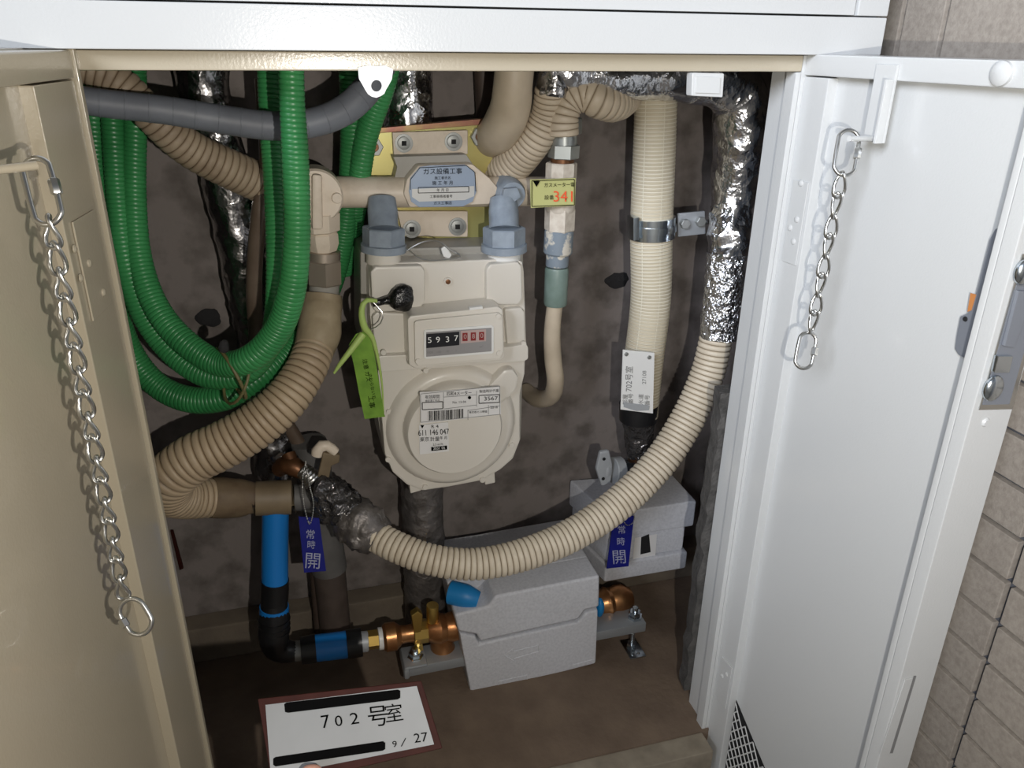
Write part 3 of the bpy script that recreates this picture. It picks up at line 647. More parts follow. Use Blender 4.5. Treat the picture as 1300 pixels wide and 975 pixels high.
# cock and right-hand end
ck = thing('gas_cock', W(640, 262, 0.2), 'blue-grey plug cock with square head on the right of the gas pipe', 'valve')
lathe('cock_body', (651, 248, .245), (651, 248, .208), [(0, 21), (0.8, 19), (1, 16)], 'bluegrey', ck, 28)
slab('square_head', [(640, 240), (657, 238), (662, 250), (646, 262), (638, 254)], .200, 0.012, 'bluegrey', ck, 0.001)
for (x0, x1, lab_) in ((485, 487, 'blue-grey union joining the gas pipe to the meter inlet on the left'), (639, 640, 'blue-grey union joining the gas pipe to the meter outlet on the right')):
    u = thing('meter_union', W(x1, 322, 0.2), lab_, 'union', 'gas meter unions')
    lathe('neck', (x0, 252, .215), (x1, 291, .2), [(0, 17), (0.4, 19), (0.9, 19), (1, 21)], 'bluegrey', u, 28)
    cyl('hex_nut', (x1, 288, .2), (x1, 311, .2), 27, 'bluegrey', u, 6, 0.3)
    cyl('flange', (x1, 309, .2), (x1, 319, .2), 29, 'bluegrey', u, 28)

st = thing('pipe_tee', W(712, 400, 0.21), 'vertical stub on the gas pipe end with grey hex fitting and yellow-green label', 'pipe fitting')
cyl('hex_fitting', (717, 150, .21), (717, 171, .21), 22, 'greyfit', st, 6, 0.2)
cyl('hex_fitting', (716, 170, .21), (716, 184, .21), 17, 'greyfit', st, 24)
cyl('hex_fitting', (716, 183, .21), (715, 201, .21), 20, 'greyfit', st, 6, 0.4)
cyl('thread', (714, 200, .21), (714, 209, .21), 15, 'copper', st, 20)
cyl('coupling', (713, 206, .21), (712, 232, .21), 20, 'chalk', st, 8, 0.2)
cyl('tee_body', (712, 228, .21), (711, 268, .21), 19, 'chalk', st, 24)
cyl('coupling', (711, 263, .21), (710, 293, .21), 19.5, 'chalk', st, 6, 0.5)
cyl('painted_union', (710, 292, .21), (708, 322, .21), 18.5, 'peel', st, 20)
cyl('painted_union', (708, 321, .21), (707, 338, .21), 14.5, 'peel', st, 20)
cyl('sleeve', (707, 339, .21), (705, 387, .21), 15, 'tealsleeve', st, 24)
lb = slab('yellow_label', [(673, 228), (731, 226), (730, 261), (674, 264)], .186, 0.0012, 'greenlabel', st, 0.0002)
text_on('lettering', [('▼', 681, 234, 7, 0), ('ガスメーター電', 710, 235, 4.5, 1, 0.9), ('設番', 697, 251, 4.5, 1)], PY(.1852), 'ink', lb)
text_on('red_writing', [('341', 716, 250, 14, 0, 1.0)], PY(.1850), 'red', lb)
lines_on('label_border', rect_lines(675, 229.5, 729, 262, -0.035), 0.9, PY(.1852), 'ink', lb)
tag(tube('cream_tube', [(705, 382, .21, 10), (701, 420, .21, 10.5), (702, 455, .212, 11), (705, 485, .22, 11), (699, 503, .25, 11), (682, 506, .29, 11), (668, 496, .33, 10)], 'creamtop', None, 20),
    'slim cream tube curving from the grey-green sleeve into the back wall', 'tube')

# ================================================================ GAS METER
gm = thing('gas_meter', W(577, 620, 0.22), 'beige gas meter with number window, hanging in the centre of the shaft', 'meter')
slab('rear_housing', [(457, 320), (470, 316), (661, 311), (665, 316), (665, 440), (662, 560), (500, 600), (486, 575), (470, 470), (458, 440)], .215, 0.085, 'metergrey', gm, 0.004)
slab('upper_housing', [(468, 346), (473, 337), (480, 334), (655, 328), (664, 332), (666, 345), (669, 440), (640, 446), (480, 462), (474, 450), (469, 400)], .185, 0.05, 'meter', gm, 0.005)
slab('left_bulge', [(470, 345), (476, 338), (536, 337), (540, 345), (540, 385), (532, 394), (478, 398), (472, 390)], .176, 0.02, 'meter', gm, 0.005)
slab('right_bulge', [(617, 342), (622, 335), (658, 332), (663, 338), (664, 380), (659, 388), (622, 388), (617, 380)], .176, 0.02, 'meter', gm, 0.005)
slab('lower_left_bulge', [(472, 402), (478, 396), (520, 398), (524, 404), (524, 448), (480, 454), (475, 446)], .178, 0.02, 'meter', gm, 0.005)
slab('lower_right_bulge', [(640, 392), (662, 390), (667, 396), (668, 434), (644, 442)], .178, 0.02, 'meter', gm, 0.004)
cyl('left_collar', (487, 316, .2), (487, 334, .2), 22, 'meter', gm, 28); cyl('right_collar', (640, 317, .2), (640, 331, .2), 21, 'white', gm, 28)
slab('lead_wire', [(560, 316), (566, 312), (574, 324), (570, 329), (563, 326)], .185, 0.004, 'white', gm, 0.0012)
tube('seal_wire', [(510, 322, .19, 1), (535, 308, .185, 1), (556, 306, .182, 1), (572, 318, .18, 1.2), (585, 326, .18, 1), (540, 330, .18, 1), (515, 314, .19, 1)], 'steel', gm, 6)
# lower case
low = [(478, 470), (482, 462), (664, 440), (668, 446), (667, 475), (661, 500), (661, 560), (652, 583), (636, 597), (612, 611), (570, 619), (536, 624), (516, 616), (498, 600), (488, 577), (484, 530)]
slab('lower_housing', low, .188, 0.07, 'meter', gm, 0.006)
slab('joint_band', [(478, 454), (484, 452), (530, 450), (640, 441), (668, 437), (671, 441), (671, 456), (666, 459), (530, 470), (482, 473), (479, 468)], .168, 0.022, 'meter', gm, 0.002)
def disc_ring(name, cx, cy, r0, r1, Y0, Y1, m, parent, bev=3):
    return lathe(name, (cx, cy, Y0), (cx, cy, Y1), [(0, r0), (0.7, r1+bev*0.3), (1, r1-bev)], m, parent, 56)
lathe('cover_rim', (576, 545, .188), (576, 545, .176), [(0, 84), (0.5, 81), (0.85, 77), (1, 72)], 'meter', gm, 64)
lathe('round_cover', (578, 548, .177), (578, 548, .158), [(0, 66), (0.1, 63.5), (0.8, 62), (1, 59.5)], 'meter', gm, 64)
slab('upper_spur', [(606, 505), (640, 470), (652, 468), (660, 480), (656, 498), (640, 512), (622, 524)], .172, 0.02, 'meter', gm, 0.006)
slab('foot_lug', [(519, 610), (534, 612), (535, 623), (521, 627)], .190, 0.03, 'meter', gm, 0.0015)
slab('foot_lug', [(614, 600), (628, 598), (629, 613), (616, 616)], .190, 0.03, 'meter', gm, 0.0015)
for (px, py, Y) in ((569, 358, .185), (487, 448, .172), (665, 437, .172), (541, 471, .168), (493, 584, .188), (650, 566, .188), (540, 619, .188), (613, 610, .188), (494, 523, .188), (654, 490, .188)):
    big = (px == 569); s_ = cyl('screw', (px, py, Y+0.001), (px, py, Y-0.003), 5.5 if big else 3.6, 'meter', gm, 16)
    if big: cyl('screw_core', (px, py, Y-0.0025), (px, py, Y-0.004), 3.2, 'copper', s_, 12)
# register housing
rg = slab('register_housing', [(517, 406), (521, 401), (632, 389), (639, 393), (641, 452), (637, 458), (528, 469), (519, 464)], .146, 0.04, 'meter', gm, 0.003)
ff = [(526, 411), (531, 407), (633, 397), (638, 401), (639, 449), (635, 455), (531, 465), (527, 461)]
slab('register_face', ff, .142, 0.004, 'meter', rg, 0.001)
slab('window_rim', [(538, 421), (540, 419), (624, 413), (627, 415), (627, 447), (625, 449), (541, 456), (538, 454)], .1405, 0.002, 'white', rg, 0.0006)
fr1 = PY(.1402)
quads_on('window_field', [[(541, 422), (624, 416), (624, 446), (541, 453)]], fr1, 'dialgrey', rg, Vector())
quads_on('number_drum', [[(541, 424), (583, 421), (583, 438), (541, 442)]], fr1, 'dial', rg)
quads_on('drum_frame', [[(585, 420), (617, 418), (617, 433), (585, 436)]], fr1, 'pink', rg)
quads_on('fraction_drum', [R4(x, 422.5-i*0.6, x+6.5, 433-i*0.6, -0.04) for i, x in enumerate((587, 597.5, 608))], fr1, 'dialred', rg, Vector((0, -0.0005, 0)))
text_on('number_digits', [('5', 545.5, 432, 7.5, 3, 1.15), ('9', 556, 431.5, 7.5, 3, 1.15), ('3', 568, 431, 7.5, 3, 1.15), ('7', 579, 429.5, 7.5, 3, 1.1)], PY(.1396), 'digit', rg)
text_on('fraction_digits', [('0', 590.5, 427.5, 6, 2), ('8', 601, 427, 6, 2), ('0', 611.5, 426.2, 6, 2)], PY(.1392), 'pink', rg)
text_on('small_digits', [('1000', 545.5, 447.5, 3, 3), ('100', 557, 447, 3, 3), ('10', 568, 446, 3, 3), ('1', 579, 445, 3, 3), ('m³', 611, 440, 3.2, 3)], PY(.1396), 'inkgrey', rg)
for q in ((530, 411), (633, 402), (531, 459), (634, 449)): cyl('screw', (q[0], q[1], .142), (q[0], q[1], .1395), 3.6, 'meter', rg, 14)
slab('register_tab', [(596, 391), (613, 389), (613, 392), (596, 394)], .144, 0.006, 'white', rg, 0.0003)
# paper labels
pf = .1565
l1 = slab('wide_paper_label', [(533, 498), (635, 491), (636, 526), (534, 538)], pf, 0.0012, 'paper', gm)
P1 = PY(pf-0.0004)
lines_on('label_rules', rect_lines(534, 500, 634.5, 536, -0.1)+rect_lines(536, 511, 562, 520, -0.05)+rect_lines(608, 502, 634, 512, -0.05)+
         [(563, 498, 563, 518), (605, 496, 605, 516), (563, 504, 605, 501), (563, 519, 605, 514), (594, 520, 594, 533), (594, 521, 634, 515), (620, 514, 620, 526)], 0.6, P1, 'inkgrey', l1)
lines_on('label_box', rect_lines(536, 511, 562, 520, -0.05)+rect_lines(608, 502, 634, 512, -0.05), 1.0, P1, 'ink', l1)
text_on('lettering', [('有効期間', 549, 504, 3.8, 3, 0.9), ('四和4メーター', 583, 499.5, 4.2, 3, 0.85), ('製造時計代番', 621, 496.5, 3.0, 3), ('3567', 623, 506, 5, 2, 1.3), ('検定満了年月', 549, 508.6, 2.2, 3), ('●', 596, 505, 4, 0), ('2018', 627, 517, 3.4, 3), ('No. 13-04', 583, 510.5, 3, 3), ('東京都ガス検査', 607, 523, 2.4, 3)], P1, 'ink', l1)
bars = []; x = 543.5
random.seed(3)
while x < 587:
    w_ = random.choice((0.5, 0.8, 1.3)); d = (x-543.5)*-0.07; bars.append([(x, 522+d), (x+w_, 522+d), (x+w_, 534+d), (x, 534+d)]); x += w_+random.choice((0.6, 0.8, 1.1))
quads_on('barcode', bars, P1, 'ink', l1, Vector((0, -0.0002, 0)))
l2 = slab('square_paper_label', [(532, 540), (569, 536), (570, 573), (533, 577)], pf, 0.0012, 'paper', gm)
text_on('lettering', [('▼', 536, 542, 4, 0), ('R 4', 552, 541.5, 4.2, 3, 1.2), ('611 146 047', 550.5, 549, 7.2, 3, 0.78), ('東京', 539, 558, 4.4, 3), ('計量', 552, 557.5, 4.4, 3), ('年 月', 563, 556, 3.2, 3), ('2.5 m³/h', 556, 564, 2.8, 3)], P1, 'ink', l2)
quads_on('date_block', [[(547.5, 567.5), (567.5, 565.5), (567.5, 570.5), (547.5, 572.5)]], P1, 'ink', l2)
text_on('date_digits', [('2031 05', 557.5, 569, 3.4, 4)], PY(pf-0.001), 'digit', l2)
# black putty seal and green tag
sp = thing('putty_seal', W(510, 395, 0.165), 'glossy black putty seal stuck on the upper left of the gas meter', 'seal')
blob('putty_lump', 510, 378, .165, (17, 14, 17), 'blackseal', sp, 0.25, 90)
tube('putty_tail', [(502, 380, .165, 8), (488, 382, .163, 5), (473, 386, .162, 4)], 'blackseal', sp, 12, wob=(0.2, 120))
gt = thing('green_tag', W(475, 532, 0.155), 'green plastic tag hanging from a strap left of the gas meter', 'tag')
def PT(Y): return PY(Y)
pslab('tag_plate', [(443, 438), (452, 424), (468, 419), (476, 452), (488, 526), (489, 529), (463, 532), (456, 500), (449, 462)], plane(W(466, 480, .15), (0.25, 1, 0)), (0, 0.001, 0), 'tagGreen', gt)
text_on('lettering', [('注意 ガス', 465, 470, 5, -80), ('さわらないで', 472, 490, 4, -80), ('工事', 471, 510, 6, -80)], plane(W(466, 480, .1490), (0.25, 1, 0)), 'ink', gt, Vector((0, -0.0008, 0)))
tube('strap', [(478, 382, .155, 2.5), (464, 382, .15, 3.5), (459, 396, .148, 4), (463, 416, .148, 5), (474, 432, .148, 3), (484, 480, .148, 1.5), (487, 524, .148, 1)], 'tagGreenL', gt, 8)
tube('strap_tail', [(461, 424, .147, 5), (445, 445, .142, 4), (432, 462, .14, 3), (424, 474, .14, 1.5)], 'tagGreenL', gt, 8)
tube('wire_loop', [(474, 384, .155, .8), (486, 398, .15, .8), (482, 412, .15, .8), (470, 418, .15, .8)], 'steel', gt, 6)

# ================================================================ LARGE TAN HOSE ON THE LEFT
th = thing('corrugated_hose', W(260, 655, 0.14), 'thick tan corrugated hose sweeping from the gas elbow down behind the left door', 'hose', 'tan hoses on the left')
tube('smooth_cuff', [(410, 374, .22, 23), (409, 388, .215, 25), (408, 396, .21, 25), (406, 410, .205, 27), (404, 428, .195, 27), (398, 446, .185, 25)], 'cuff', th, 28, wob=(0.05, 60))
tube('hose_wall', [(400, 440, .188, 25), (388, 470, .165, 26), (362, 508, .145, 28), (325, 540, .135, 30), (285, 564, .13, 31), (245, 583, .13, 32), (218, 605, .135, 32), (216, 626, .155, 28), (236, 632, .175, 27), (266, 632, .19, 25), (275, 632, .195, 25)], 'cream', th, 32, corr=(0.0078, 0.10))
tube('taped_end', [(268, 632, .19, 25.5), (285, 632, .195, 26), (305, 632, .2, 24), (325, 632, .2, 19)], 'tape', th, 28, wob=(0.06, 60))
tube('cap_sleeve', [(321, 633, .2, 21), (324, 633, .2, 22), (370, 631, .2, 22), (373, 631, .2, 21)], 'capbox', th, 28)
tube('grey_sleeve', [(373, 632, .205, 17), (404, 631, .205, 16)], 'grey_pipe', th, 24)

# ================================================================ BLUE WATER PIPE WITH BRASS FITTINGS
bp_ = thing('water_pipe', W(350, 840, 0.18), 'blue-sleeved water pipe with black elbow, left of the large foam box', 'pipe')
tube('blue_sleeve', [(350, 640, .2, 16.5), (349, 700, .195, 16.5), (349, 738, .19, 16.5)], 'blue', bp_)
tube('black_collar', [(349, 736, .19, 17.5), (348, 762, .19, 17.5)], 'black', bp_)
tube('steel_ring', [(348, 757, .19, 15.5), (348, 764, .19, 15.5)], 'steel', bp_)
tube('black_elbow', [(348, 762, .19, 16), (348, 782, .187, 19), (347, 806, .185, 19), (352, 822, .185, 17), (366, 827, .185, 14), (380, 826, .185, 12)], 'black', bp_, 24)
tube('blue_ring', [(348, 769, .1885, 18), (348, 776, .1885, 18.5)], 'blue', bp_)
for k in range(3): tube('elbow_rib', [(348, 784+7*k, .186, 20), (348, 787+7*k, .186, 20)], 'black', bp_)
tube('steel_ring', [(374, 827, .185, 13), (382, 826, .185, 13)], 'bolt', bp_)
tube('black_collar', [(382, 826, .185, 17), (401, 823, .185, 18)], 'black', bp_)
tube('blue_sleeve', [(400, 823, .185, 17), (441, 818, .185, 17)], 'blue', bp_)
tube('black_collar', [(440, 818, .185, 18), (459, 815, .185, 18)], 'black', bp_)
bf = thing('brass_fitting', W(520, 835, 0.18), 'bronze and brass pipe union with wing nut entering the large foam box from the left', 'pipe fitting')
cyl('white_washer', (458, 815, .185), (467, 814, .185), 13, 'handlegrey', bf)
cyl('hex_nut', (466, 813, .185), (481, 811, .185), 12, 'brassY', bf, 6)
cyl('white_washer', (480, 811, .185), (487, 810, .185), 14, 'white', bf)
lathe('bronze_nut', (486, 810, .185), (509, 806, .185), [(0, 15), (0.15, 18), (0.7, 18), (1, 12)], 'brass', bf, 20)
lathe('bronze_neck', (507, 806, .185), (526, 803, .185), [(0, 12), (0.5, 11), (1, 12)], 'brass', bf)
cyl('wing_nut', (524, 803, .185), (543, 800, .185), 15, 'brassY', bf, 8)
slab('wing', [(522, 782), (531, 776), (537, 781), (535, 803), (526, 805)], .172, 0.012, 'brassY', bf, 0.002)
slab('wing', [(525, 815), (536, 812), (538, 826), (530, 829)], .178, 0.012, 'brassY', bf, 0.002)
lathe('valve_body', (541, 800, .185), (582, 794, .185), [(0, 13), (0.2, 18), (0.4, 20), (0.6, 17), (0.8, 19), (1, 18)], 'brass', bf, 28)
cyl('test_cock', (549, 788, .18), (549, 768, .18), 8, 'brassY', bf, 18)
lathe('valve_foot', (560, 800, .185), (562, 830, .185), [(0, 14), (0.7, 15), (0.8, 20), (1, 20)], 'brass', bf, 24)

mbk = thing('meter_stand', W(660, 838, 0.17), 'galvanised bar on bolts and a threaded foot carrying the water meter', 'bracket')
xa = W(515, 850, .165); xb = W(817, 790, .165)
zb = 0.5*(xa.z+xb.z)
v, f = box_data(xa.x, xb.x, .156, .195, zb-0.008, zb+0.008, 0.001); link('bar', v, f, 'bar', mbk)
v, f = box_data(xa.x-0.003, xa.x+0.030, .153, .196, zb+0.006, zb+0.012, 0.003); link('raised_end', v, f, 'bar', mbk)
v, f = box_data(xa.x-0.004, xa.x+0.004, .151, .198, zb-0.008, zb+0.009, 0.003); link('end_lip', v, f, 'bar', mbk)
for (px, py) in ((527, 838), (803, 790)):
    p = W(px, py, .178); p = Vector((p.x, .172, zb+0.014)); v, f = lathe_data(p-Vector((0, 0, 0.006)), p+Vector((0, 0, 0.006)), [(0, 0.011), (0.4, 0.0115), (0.45, 0.009), (1, 0.0085)], 6); link('hex_nut', v, f, 'zinc', mbk)
    v, f = lathe_data(p, p+Vector((0, 0, 0.013)), [(0, 0.0045), (1, 0.0042)], 12); link('bolt_end', v, f, 'zinc', mbk)
p = W(804, 795, .17); v, f, _ = tube_data([(p, 0.0035), (Vector((p.x, p.y, 0.003)), 0.0035)], 12, corr=(0.0018, 0.15)); link('threaded_rod', v, f, 'zinc', mbk)
v, f = box_data(p.x-0.012, p.x+0.014, p.y-0.024, p.y+0.018, 0.0003, 0.003, 0.0005); link('foot_plate', v, f, 'zinc', mbk)
v, f = lathe_data((p.x, p.y, 0.003), (p.x, p.y, 0.011), [(0, 0.008), (1, 0.0075)], 6); link('hex_nut', v, f, 'zinc', mbk)
v, f = lathe_data((p.x+0.004, p.y-0.016, 0.003), (p.x+0.004, p.y-0.016, 0.006), [(0, 0.003), (1, 0.002)], 10); link('bolt', v, f, 'zinc', mbk)

# ================================================================ FOAM BOXES
fb = thing('foam_box', W(680, 860, 0.2), 'large white foam insulation box on the floor below the sweeping hose', 'box')
Y1 = 0.150
base = [(592, 884), (757, 843), (760, 773), (744, 777), (735, 789), (688, 799), (609, 817), (604, 807), (584, 803)]
slab('box_base', [(598, 884), (757, 843), (760, 774), (744, 778), (735, 790), (688, 800), (609, 818), (604, 808), (583, 804)], Y1, 0.15, 'foam', fb, 0.004)
v, f = prism_data([W(a, b, Y1-0.001) for a, b in [(582, 802), (605, 806), (610, 815), (688, 797), (734, 787), (743, 775), (761, 771), (762, 731), (629, 757), (620, 770), (577, 781)]], (0, 0.05, 0), 0.004)
mb = MB(); mb.add(v, f)
v, f = prism_data([W(a, b, Y1-0.001)+Vector((0, 0.046, 0)) for a, b in [(582, 802), (605, 806), (610, 815), (688, 797), (734, 787), (743, 775), (761, 771), (762, 731), (629, 757), (576, 766)]], (0, 0.106, 0), 0.004)
mb.add(v, f); mb.link('box_lid', 'foam', fb).modifiers.new('weighted', 'WEIGHTED_NORMAL')
v, f, _ = tube_data(path([(572, 752, .185, 15), (592, 757, .172, 15), (607, 762, .165, 11)]), 20, step=0.004); link('blue_padding', v, f, 'bluelite', fb)
blob('blue_padding', 761, 771, .178, (6, 8, 14), 'bluelite', fb)
for a in ((644, 833, 672, 826), (644, 833, 655, 823), (644, 833, 657, 840), (672, 826, 672, 820), (655, 826, 686, 818), (657, 837, 686, 829), (686, 818, 686, 829)):
    pass
lines = [(640, 832, 652, 823), (652, 823, 652, 827), (652, 827, 684, 819), (684, 819, 684, 827), (684, 827, 653, 836), (653, 836, 654, 840), (654, 840, 640, 832)]
mb = MB()
for a, b, c, d in lines+[(633, 865, 669, 857), (669, 857, 669, 865), (669, 865, 633, 873), (633, 873, 633, 865), (728, 844, 754, 837), (600, 832, 612, 838)]:
    v, f, _ = tube_data([(W(a, b, Y1), 0.0009), (W(c, d, Y1), 0.0009)], 6, step=0.02); mb.add(v, f)
mb.link('moulded_arrow', 'foam', fb)['kind'] = 'stuff'

f2 = thing('foam_box', W(820, 735, 0.25), 'smaller white foam box in the right corner under the copper tee', 'box')
Y2 = 0.228
def b2(name, z0, z1, x0, x1, y0, y1):
    v, f = prism_data([(x0, y0, z0), (x1, y0, z0), (x1, y1-0.02, z0), (x0-0.022, y1, z0)], (0, 0, z1-z0), 0.004); return link(name, v, f, 'foam', f2, 35, None, True)
xL, xR = W(767, 741, Y2).x, W(871, 722, Y2).x
b2('box_base', 0.086, 0.118, xL, xR, Y2, .335)
b2('box_middle', 0.1185, 0.167, xL+0.003, xR-0.006, Y2+0.006, .335)
b2('box_lid', 0.1675, 0.214, xL-0.003, xR+0.003, Y2-0.003, .335)
pl = quads_on('paper_label', [[(806, 683), (834, 678), (832, 707), (803, 713)]], PY(Y2+0.005), 'paper', f2, Vector())
quads_on('black_patch', [[(814, 682), (824, 678), (826, 701), (813, 704)]], PY(Y2+0.0044), 'dark', pl, Vector())
vb_ = thing('brass_valve', W(785, 785, .2), 'bronze ribbed valve body under the small foam box, beside the stand bolt', 'valve')
lathe('valve_body', (757, 768, .212), (800, 757, .215), [(0, 16), (0.2, 17), (0.3, 20), (0.42, 17), (0.6, 19), (0.8, 18), (1, 12)], 'brass', vb_, 28)
lathe('valve_foot', (780, 762, .212), (781, 786, .212), [(0, 12), (0.6, 14), (0.7, 20), (1, 20)], 'brass', vb_, 24)

# navy tags with bead chains
def navy_tag(poly, Y, n, label, texts, beads):
    fn = plane(W(*poly[0], Y), n); t = thing('navy_tag', fn(*poly[3]), label, 'tag', 'navy valve tags')
    pslab('tag_plate', poly, fn, (0, 0.001, 0), 'navy', t)
    text_on('lettering', texts, fn, 'taggrey', t, Vector((0, -0.0006, 0)))
    mb = MB()
    P = [(fn(a, b)+Vector((0, -0.002, 0)), 0.001) for a, b in beads]; D = spline(P, 1); acc = 0; nx = 0
    for i in range(1, len(D)):
        acc += (D[i][0]-D[i-1][0]).length
        if acc >= nx:
            nx += 0.0026; v, f = blob_data(D[i][0], (0.0011,)*3, su=6, sv=4); mb.add(v, f)
    mb.link('bead_chain', 'steel', t, 60)['kind'] = 'stuff'; return t
navy_tag([(379, 656), (405, 658), (414, 725), (386, 727)], .165, (0.05, 1, 0), 'navy tag with pale characters hanging beside the vertical blue pipe', [('常', 394, 679, 9, -3), ('時', 395, 692, 8, -3), ('開', 397, 713, 16, -4)], [(388, 585), (384, 610), (386, 640), (393, 664), (398, 640), (392, 612), (388, 585)])
navy_tag([(779, 657), (805, 655), (798, 719), (770, 722)], .205, (0.0, 1, 0), 'navy tag with pale characters hanging on the small foam box', [('常', 789, 673, 8, 4), ('時', 788, 688, 8, 4), ('開', 786, 708, 14, 4)], [(790, 660), (796, 666), (803, 662), (804, 652), (796, 646)])

# ================================================================ SWEEPING HOSE AND FOIL DUCT
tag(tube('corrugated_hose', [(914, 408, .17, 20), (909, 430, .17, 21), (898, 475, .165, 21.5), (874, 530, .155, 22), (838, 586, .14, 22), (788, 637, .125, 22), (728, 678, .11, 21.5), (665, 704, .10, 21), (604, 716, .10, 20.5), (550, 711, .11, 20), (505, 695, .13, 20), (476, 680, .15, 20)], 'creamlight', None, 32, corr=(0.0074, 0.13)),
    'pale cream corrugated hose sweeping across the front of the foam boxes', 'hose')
fd = thing('foil_duct', W(915, 425, 0.17), 'bright crumpled foil-wrapped duct running along the top and down the right', 'duct')
tube('foil_jacket', [(690, 78, .20, 20), (740, 96, .20, 26), (800, 98, .20, 27), (870, 98, .20, 30), (915, 104, .20, 34), (940, 130, .20, 36), (942, 180, .20, 36), (936, 235, .20, 31), (930, 268, .195, 27)], 'foil', fd, 32, wob=(0.10, 45), step=0.004)
tube('foil_jacket', [(931, 262, .195, 26), (929, 285, .19, 28), (925, 330, .18, 28)], 'foil', fd, 28, wob=(0.16, 70), step=0.003)
tube('foil_tape', [(925, 322, .18, 27), (920, 365, .175, 26), (913, 428, .17, 25)], 'foilfine', fd, 28, wob=(0.07, 90), step=0.003)
# hose end on the left
he = thing('hose_valve', W(430, 690, 0.2), 'valve with tan lever and foil-wrapped joint at the lower left end of the hose', 'valve')
tube('foil_collar', [(482, 684, .15, 23), (468, 673, .16, 29), (450, 660, .17, 30), (438, 650, .178, 24)], 'foildull', he, 28, wob=(0.22, 90), step=0.003)
tube('clear_wrap', [(446, 656, .175, 24), (425, 636, .185, 27), (408, 620, .19, 20), (400, 612, .195, 14)], 'clearwrap', he, 24, wob=(0.3, 70), step=0.003)
tube('wrap_flap', [(425, 655, .18, 9), (437, 678, .175, 8), (450, 697, .17, 4)], 'clearwrap', he, 10, wob=(0.3, 90))
ring('steel_band', W(414, 628, .19), 0.016, 0.018, 0.6, 0.0012, 'steel', he, 0.008)
tube('steel_neck', [(406, 618, .195, 15), (392, 604, .2, 12), (382, 596, .205, 10)], 'steel', he, 20, corr=(0.004, 0.12))
tube('copper_tee', [(386, 600, .205, 10), (372, 592, .21, 13), (362, 590, .22, 12), (354, 596, .23, 10)], 'copper', he, 18)
tube('copper_branch', [(372, 592, .21, 9), (366, 576, .22, 9)], 'copper', he, 16)
slab('lever', [(403, 606), (410, 575), (432, 578), (431, 588), (421, 592), (417, 612)], .19, 0.008, 'capbox', he, 0.002)
tube('lever_grip', [(402, 578, .195, 7), (405, 568, .195, 8), (416, 566, .195, 7), (426, 574, .195, 6)], 'gaspipe', he, 14)

# ================================================================ NETTED PIPE ON THE RIGHT
npi = thing('insulated_pipe', W(812, 600, .22), 'cream netted insulated pipe standing vertically right of the meter', 'pipe')
tube('netted_jacket', [(834, 90, .235, 27), (831, 180, .235, 27), (827, 290, .235, 27), (826, 380, .23, 25.5), (817, 460, .225, 25), (812, 528, .22, 23)], 'mesh_tape', npi, 36, corr=(0.0046, 0.02))
tube('dark_tape', [(811, 512, .22, 25), (810, 532, .22, 24)], 'black', npi, 24)
tube('dark_wrap', [(811, 528, .22, 22), (811, 555, .22, 18), (812, 577, .22, 15)], 'clearwrap', npi, 24, wob=(0.10, 90), step=0.003)
tube('copper_tee', [(812, 568, .22, 16), (816, 590, .22, 15), (818, 620, .225, 13)], 'copper', npi, 24)
tube('copper_thread', [(812, 596, .22, 9), (788, 596, .215, 9)], 'brass', npi, 20, corr=(0.0022, 0.12))
vh = thing('valve_handle', W(772, 618, .21), 'pale grey oval valve handle standing on top of the small foam box', 'handle')
cyl('hex_nut', (801, 595, .217), (786, 596, .214), 14, 'zinc', vh, 6)
cyl('hub', (788, 596, .214), (777, 597, .212), 17, 'handlegrey', vh, 20)
v, f = blob_data(W(769, 595, .21), (0.009, 0.011, 0.022), su=20, sv=14); link('grip', v, f, 'handlegrey', vh, 60)
slab('grip_tab', [(757, 596), (762, 574), (774, 572), (778, 590), (776, 614), (764, 618)], .200, 0.008, 'handlegrey', vh, 0.003)
for q in ((767, 583), (766, 608)): cyl('slot', (q[0], q[1], .1995), (q[0], q[1], .1985), 2.2, 'dark', vh, 10)
cl = thing('pipe_clamp', W(830, 300, .23), 'shiny zinc pipe clamp with wall bracket around the netted pipe', 'clamp')
tube('clamp_band', [(828, 275, .235, 29.5), (827, 301, .235, 29.5)], 'zinc', cl, 36, step=0.02)
tube('clamp_rib', [(828, 284, .235, 31), (827.5, 292, .235, 31)], 'zinc', cl, 36, step=0.02)
slab('clamp_ear', [(804, 277), (812, 276), (812, 305), (804, 306)], .212, 0.02, 'zinc', cl, 0.001)
slab('wall_arm', [(861, 271), (895, 268), (896, 297), (861, 301)], .232, 0.004, 'bar', cl, 0.001)
for q in ((871, 285), (891, 282)): cyl('hex_bolt', (q[0], q[1], .232), (q[0], q[1], .225), 6.5, 'bolt', cl, 6)
tube('anchor_rod', [(895, 282, .234, 3), (905, 281, .27, 3), (905, 281, .345, 3)], 'zinc', cl, 10)
wt = thing('number_tag', W(810, 525, .185), 'white rectangular tag with room number hanging on the netted pipe', 'tag')
slab('tag_plate', [(791, 444), (831, 448), (829, 525), (788, 520)], .183, 0.0015, 'white', wt, 0.0003)
for q in ((795.5, 450), (824.5, 454)): cyl('eyelet', (q[0], q[1], .183), (q[0], q[1], .1815), 2.6, 'bolt', wt, 14)
text_on('lettering', [('702号室', 799, 481, 7.5, 88, 0.9)], PY(.1825), 'inkgrey', wt)
text_on('small_lettering', [('部屋', 794, 507, 5, 89), ('番号', 801, 506, 5, 89), ('水道', 814, 507, 5, 89), ('番号', 822, 508, 5, 89), ('27108', 818, 479, 5, 89)], PY(.1825), 'inkgrey', wt)
slab('tag_clip', [(792, 511), (825, 515), (824, 521), (808, 522), (792, 517)], .1815, 0.0015, 'handlegrey', wt, 0.0004)

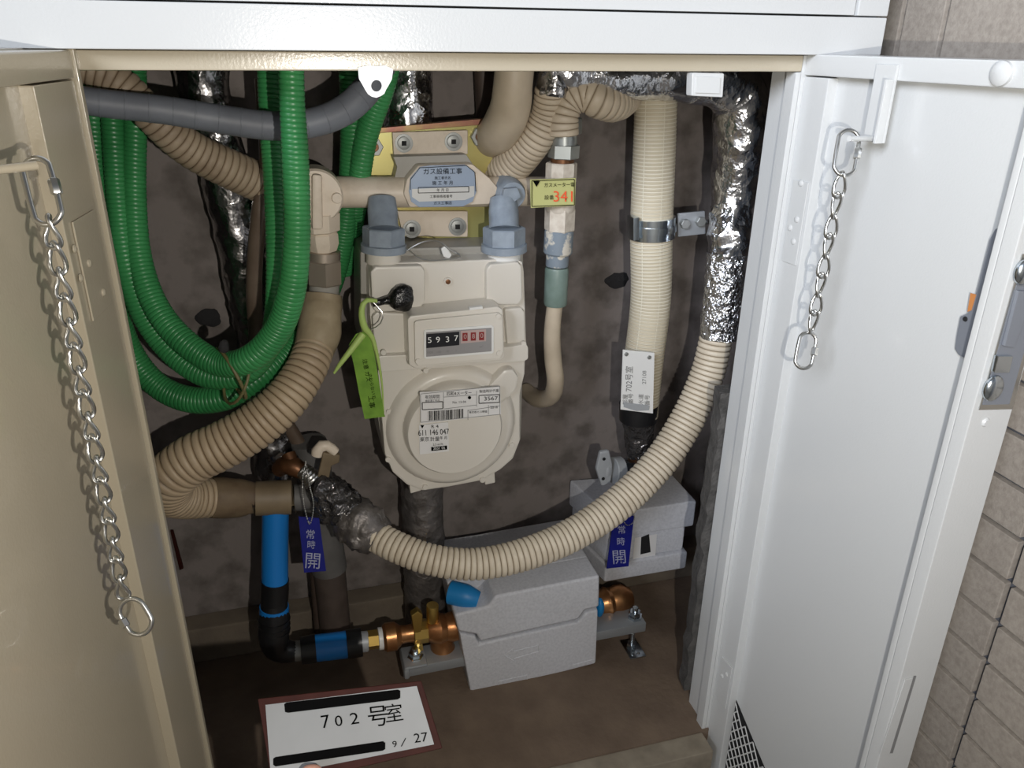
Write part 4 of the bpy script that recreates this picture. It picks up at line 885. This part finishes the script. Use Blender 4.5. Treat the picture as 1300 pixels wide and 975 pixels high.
# ================================================================ SIGN AND HAND
sc_ = W(440, 920, -0.27)
nS = (CAM-sc_).normalized(); nS = (nS+Vector((0.0, -0.05, 0.1))).normalized()
sf = plane(sc_, nS)
sg = thing('room_sign', sf(450, 975), 'small white sign in a red-brown frame with handwritten room number', 'sign')
outer = [(327, 887), (535, 864), (562, 950), (346, 1000)]; inner = [(337, 895), (529, 871), (551, 945), (344, 986)]
pslab('frame', outer, sf, -nS*0.007, 'redwood', sg, 0.0008)
pslab('sheet', inner, sf, nS*0.0008, 'board', sg)
lf = nS*0.0012
text_on('lettering', [('7', 413, 917, 17, 9), ('0', 430, 916, 14, 7, 1.1), ('2', 450, 913, 15, 8, 1.2), ('号', 480, 911, 21, 7), ('室', 500, 907, 18, 8), ('9', 501, 945, 8, 8, 1.2), ('/', 512, 943, 12, -12), ('27', 534, 937, 12, 8, 1.1)], sf, 'ink', sg, lf)
quads_on('black_strip', [[(361, 894), (364, 892), (505, 875.5), (508, 877), (508, 886), (505, 888), (366, 905), (362, 904)], [(347, 963), (350, 961), (486, 941), (489, 943), (489, 951), (486, 953), (350, 973), (347, 971)]], sf, 'ink', sg, lf)
# the hand that holds it: thumb over the lower edge, palm and fingers below the frame
hv = []; he_ = []; hr = []
def hp_(p, r): hv.append(Vector(p)); hr.append(r); return len(hv)-1
dn = (sf(395, 1150)-sf(395, 980)).normalized(); rt_ = (sf(450, 1000)-sf(380, 1000)).normalized()
base_ = sf(408, 1010)+dn*0.072-nS*0.014
pm = hp_(base_, 0.019); wr = hp_(base_+dn*0.045+nS*0.004, 0.020); fa = hp_(base_+dn*0.11+nS*0.012, 0.025); fb_ = hp_(base_+dn*0.17+nS*0.02, 0.029)
he_ += [(pm, wr), (wr, fa), (fa, fb_)]
tb = [hp_(base_+dn*0.012-rt_*0.020+nS*0.012, 0.0125), hp_(base_-dn*0.018-rt_*0.020+nS*0.024, 0.0105), hp_(sf(396, 1003)+nS*0.014, 0.0095), hp_(sf(396, 981)+nS*0.0105, 0.0092), hp_(sf(397, 969)+nS*0.0100, 0.0068)]
he_.append((pm, tb[0])); he_ += [(tb[i], tb[i+1]) for i in range(4)]
for off, ln in ((-0.018, 0.88), (-0.005, 1.0), (0.009, 0.95), (0.022, 0.78)):
    kn = hp_(base_-dn*0.030+rt_*off*1.0-nS*0.006, 0.0100); he_.append((pm, kn)); q = kn
    for j, (ds, bk, r) in enumerate(((0.030, 0.004, 0.0080), (0.052, 0.001, 0.0074), (0.070, -0.003, 0.0066))):
        nq = hp_(base_-dn*(0.030+ds*ln)+rt_*off*(1.0+0.12*(j+1))-nS*(0.006+bk), r); he_.append((q, nq)); q = nq
me = bpy.data.meshes.new('hand'); c0 = hv[0]; me.from_pydata([v-c0 for v in hv], he_, []); ho_ = bpy.data.objects.new('hand', me); COL.objects.link(ho_); ho_.location = c0
md = ho_.modifiers.new('skin', 'SKIN'); md.use_smooth_shade = True
for i, sv in enumerate(me.skin_vertices[0].data): sv.radius = (hr[i], hr[i]*0.9); sv.use_root = (i == 0)
ho_.modifiers.new('sub', 'SUBSURF').levels = 2; ho_.modifiers['sub'].render_levels = 2
me.materials.append(M['skin']); tag(ho_, 'bare hand holding the small room sign from its lower edge', 'person')
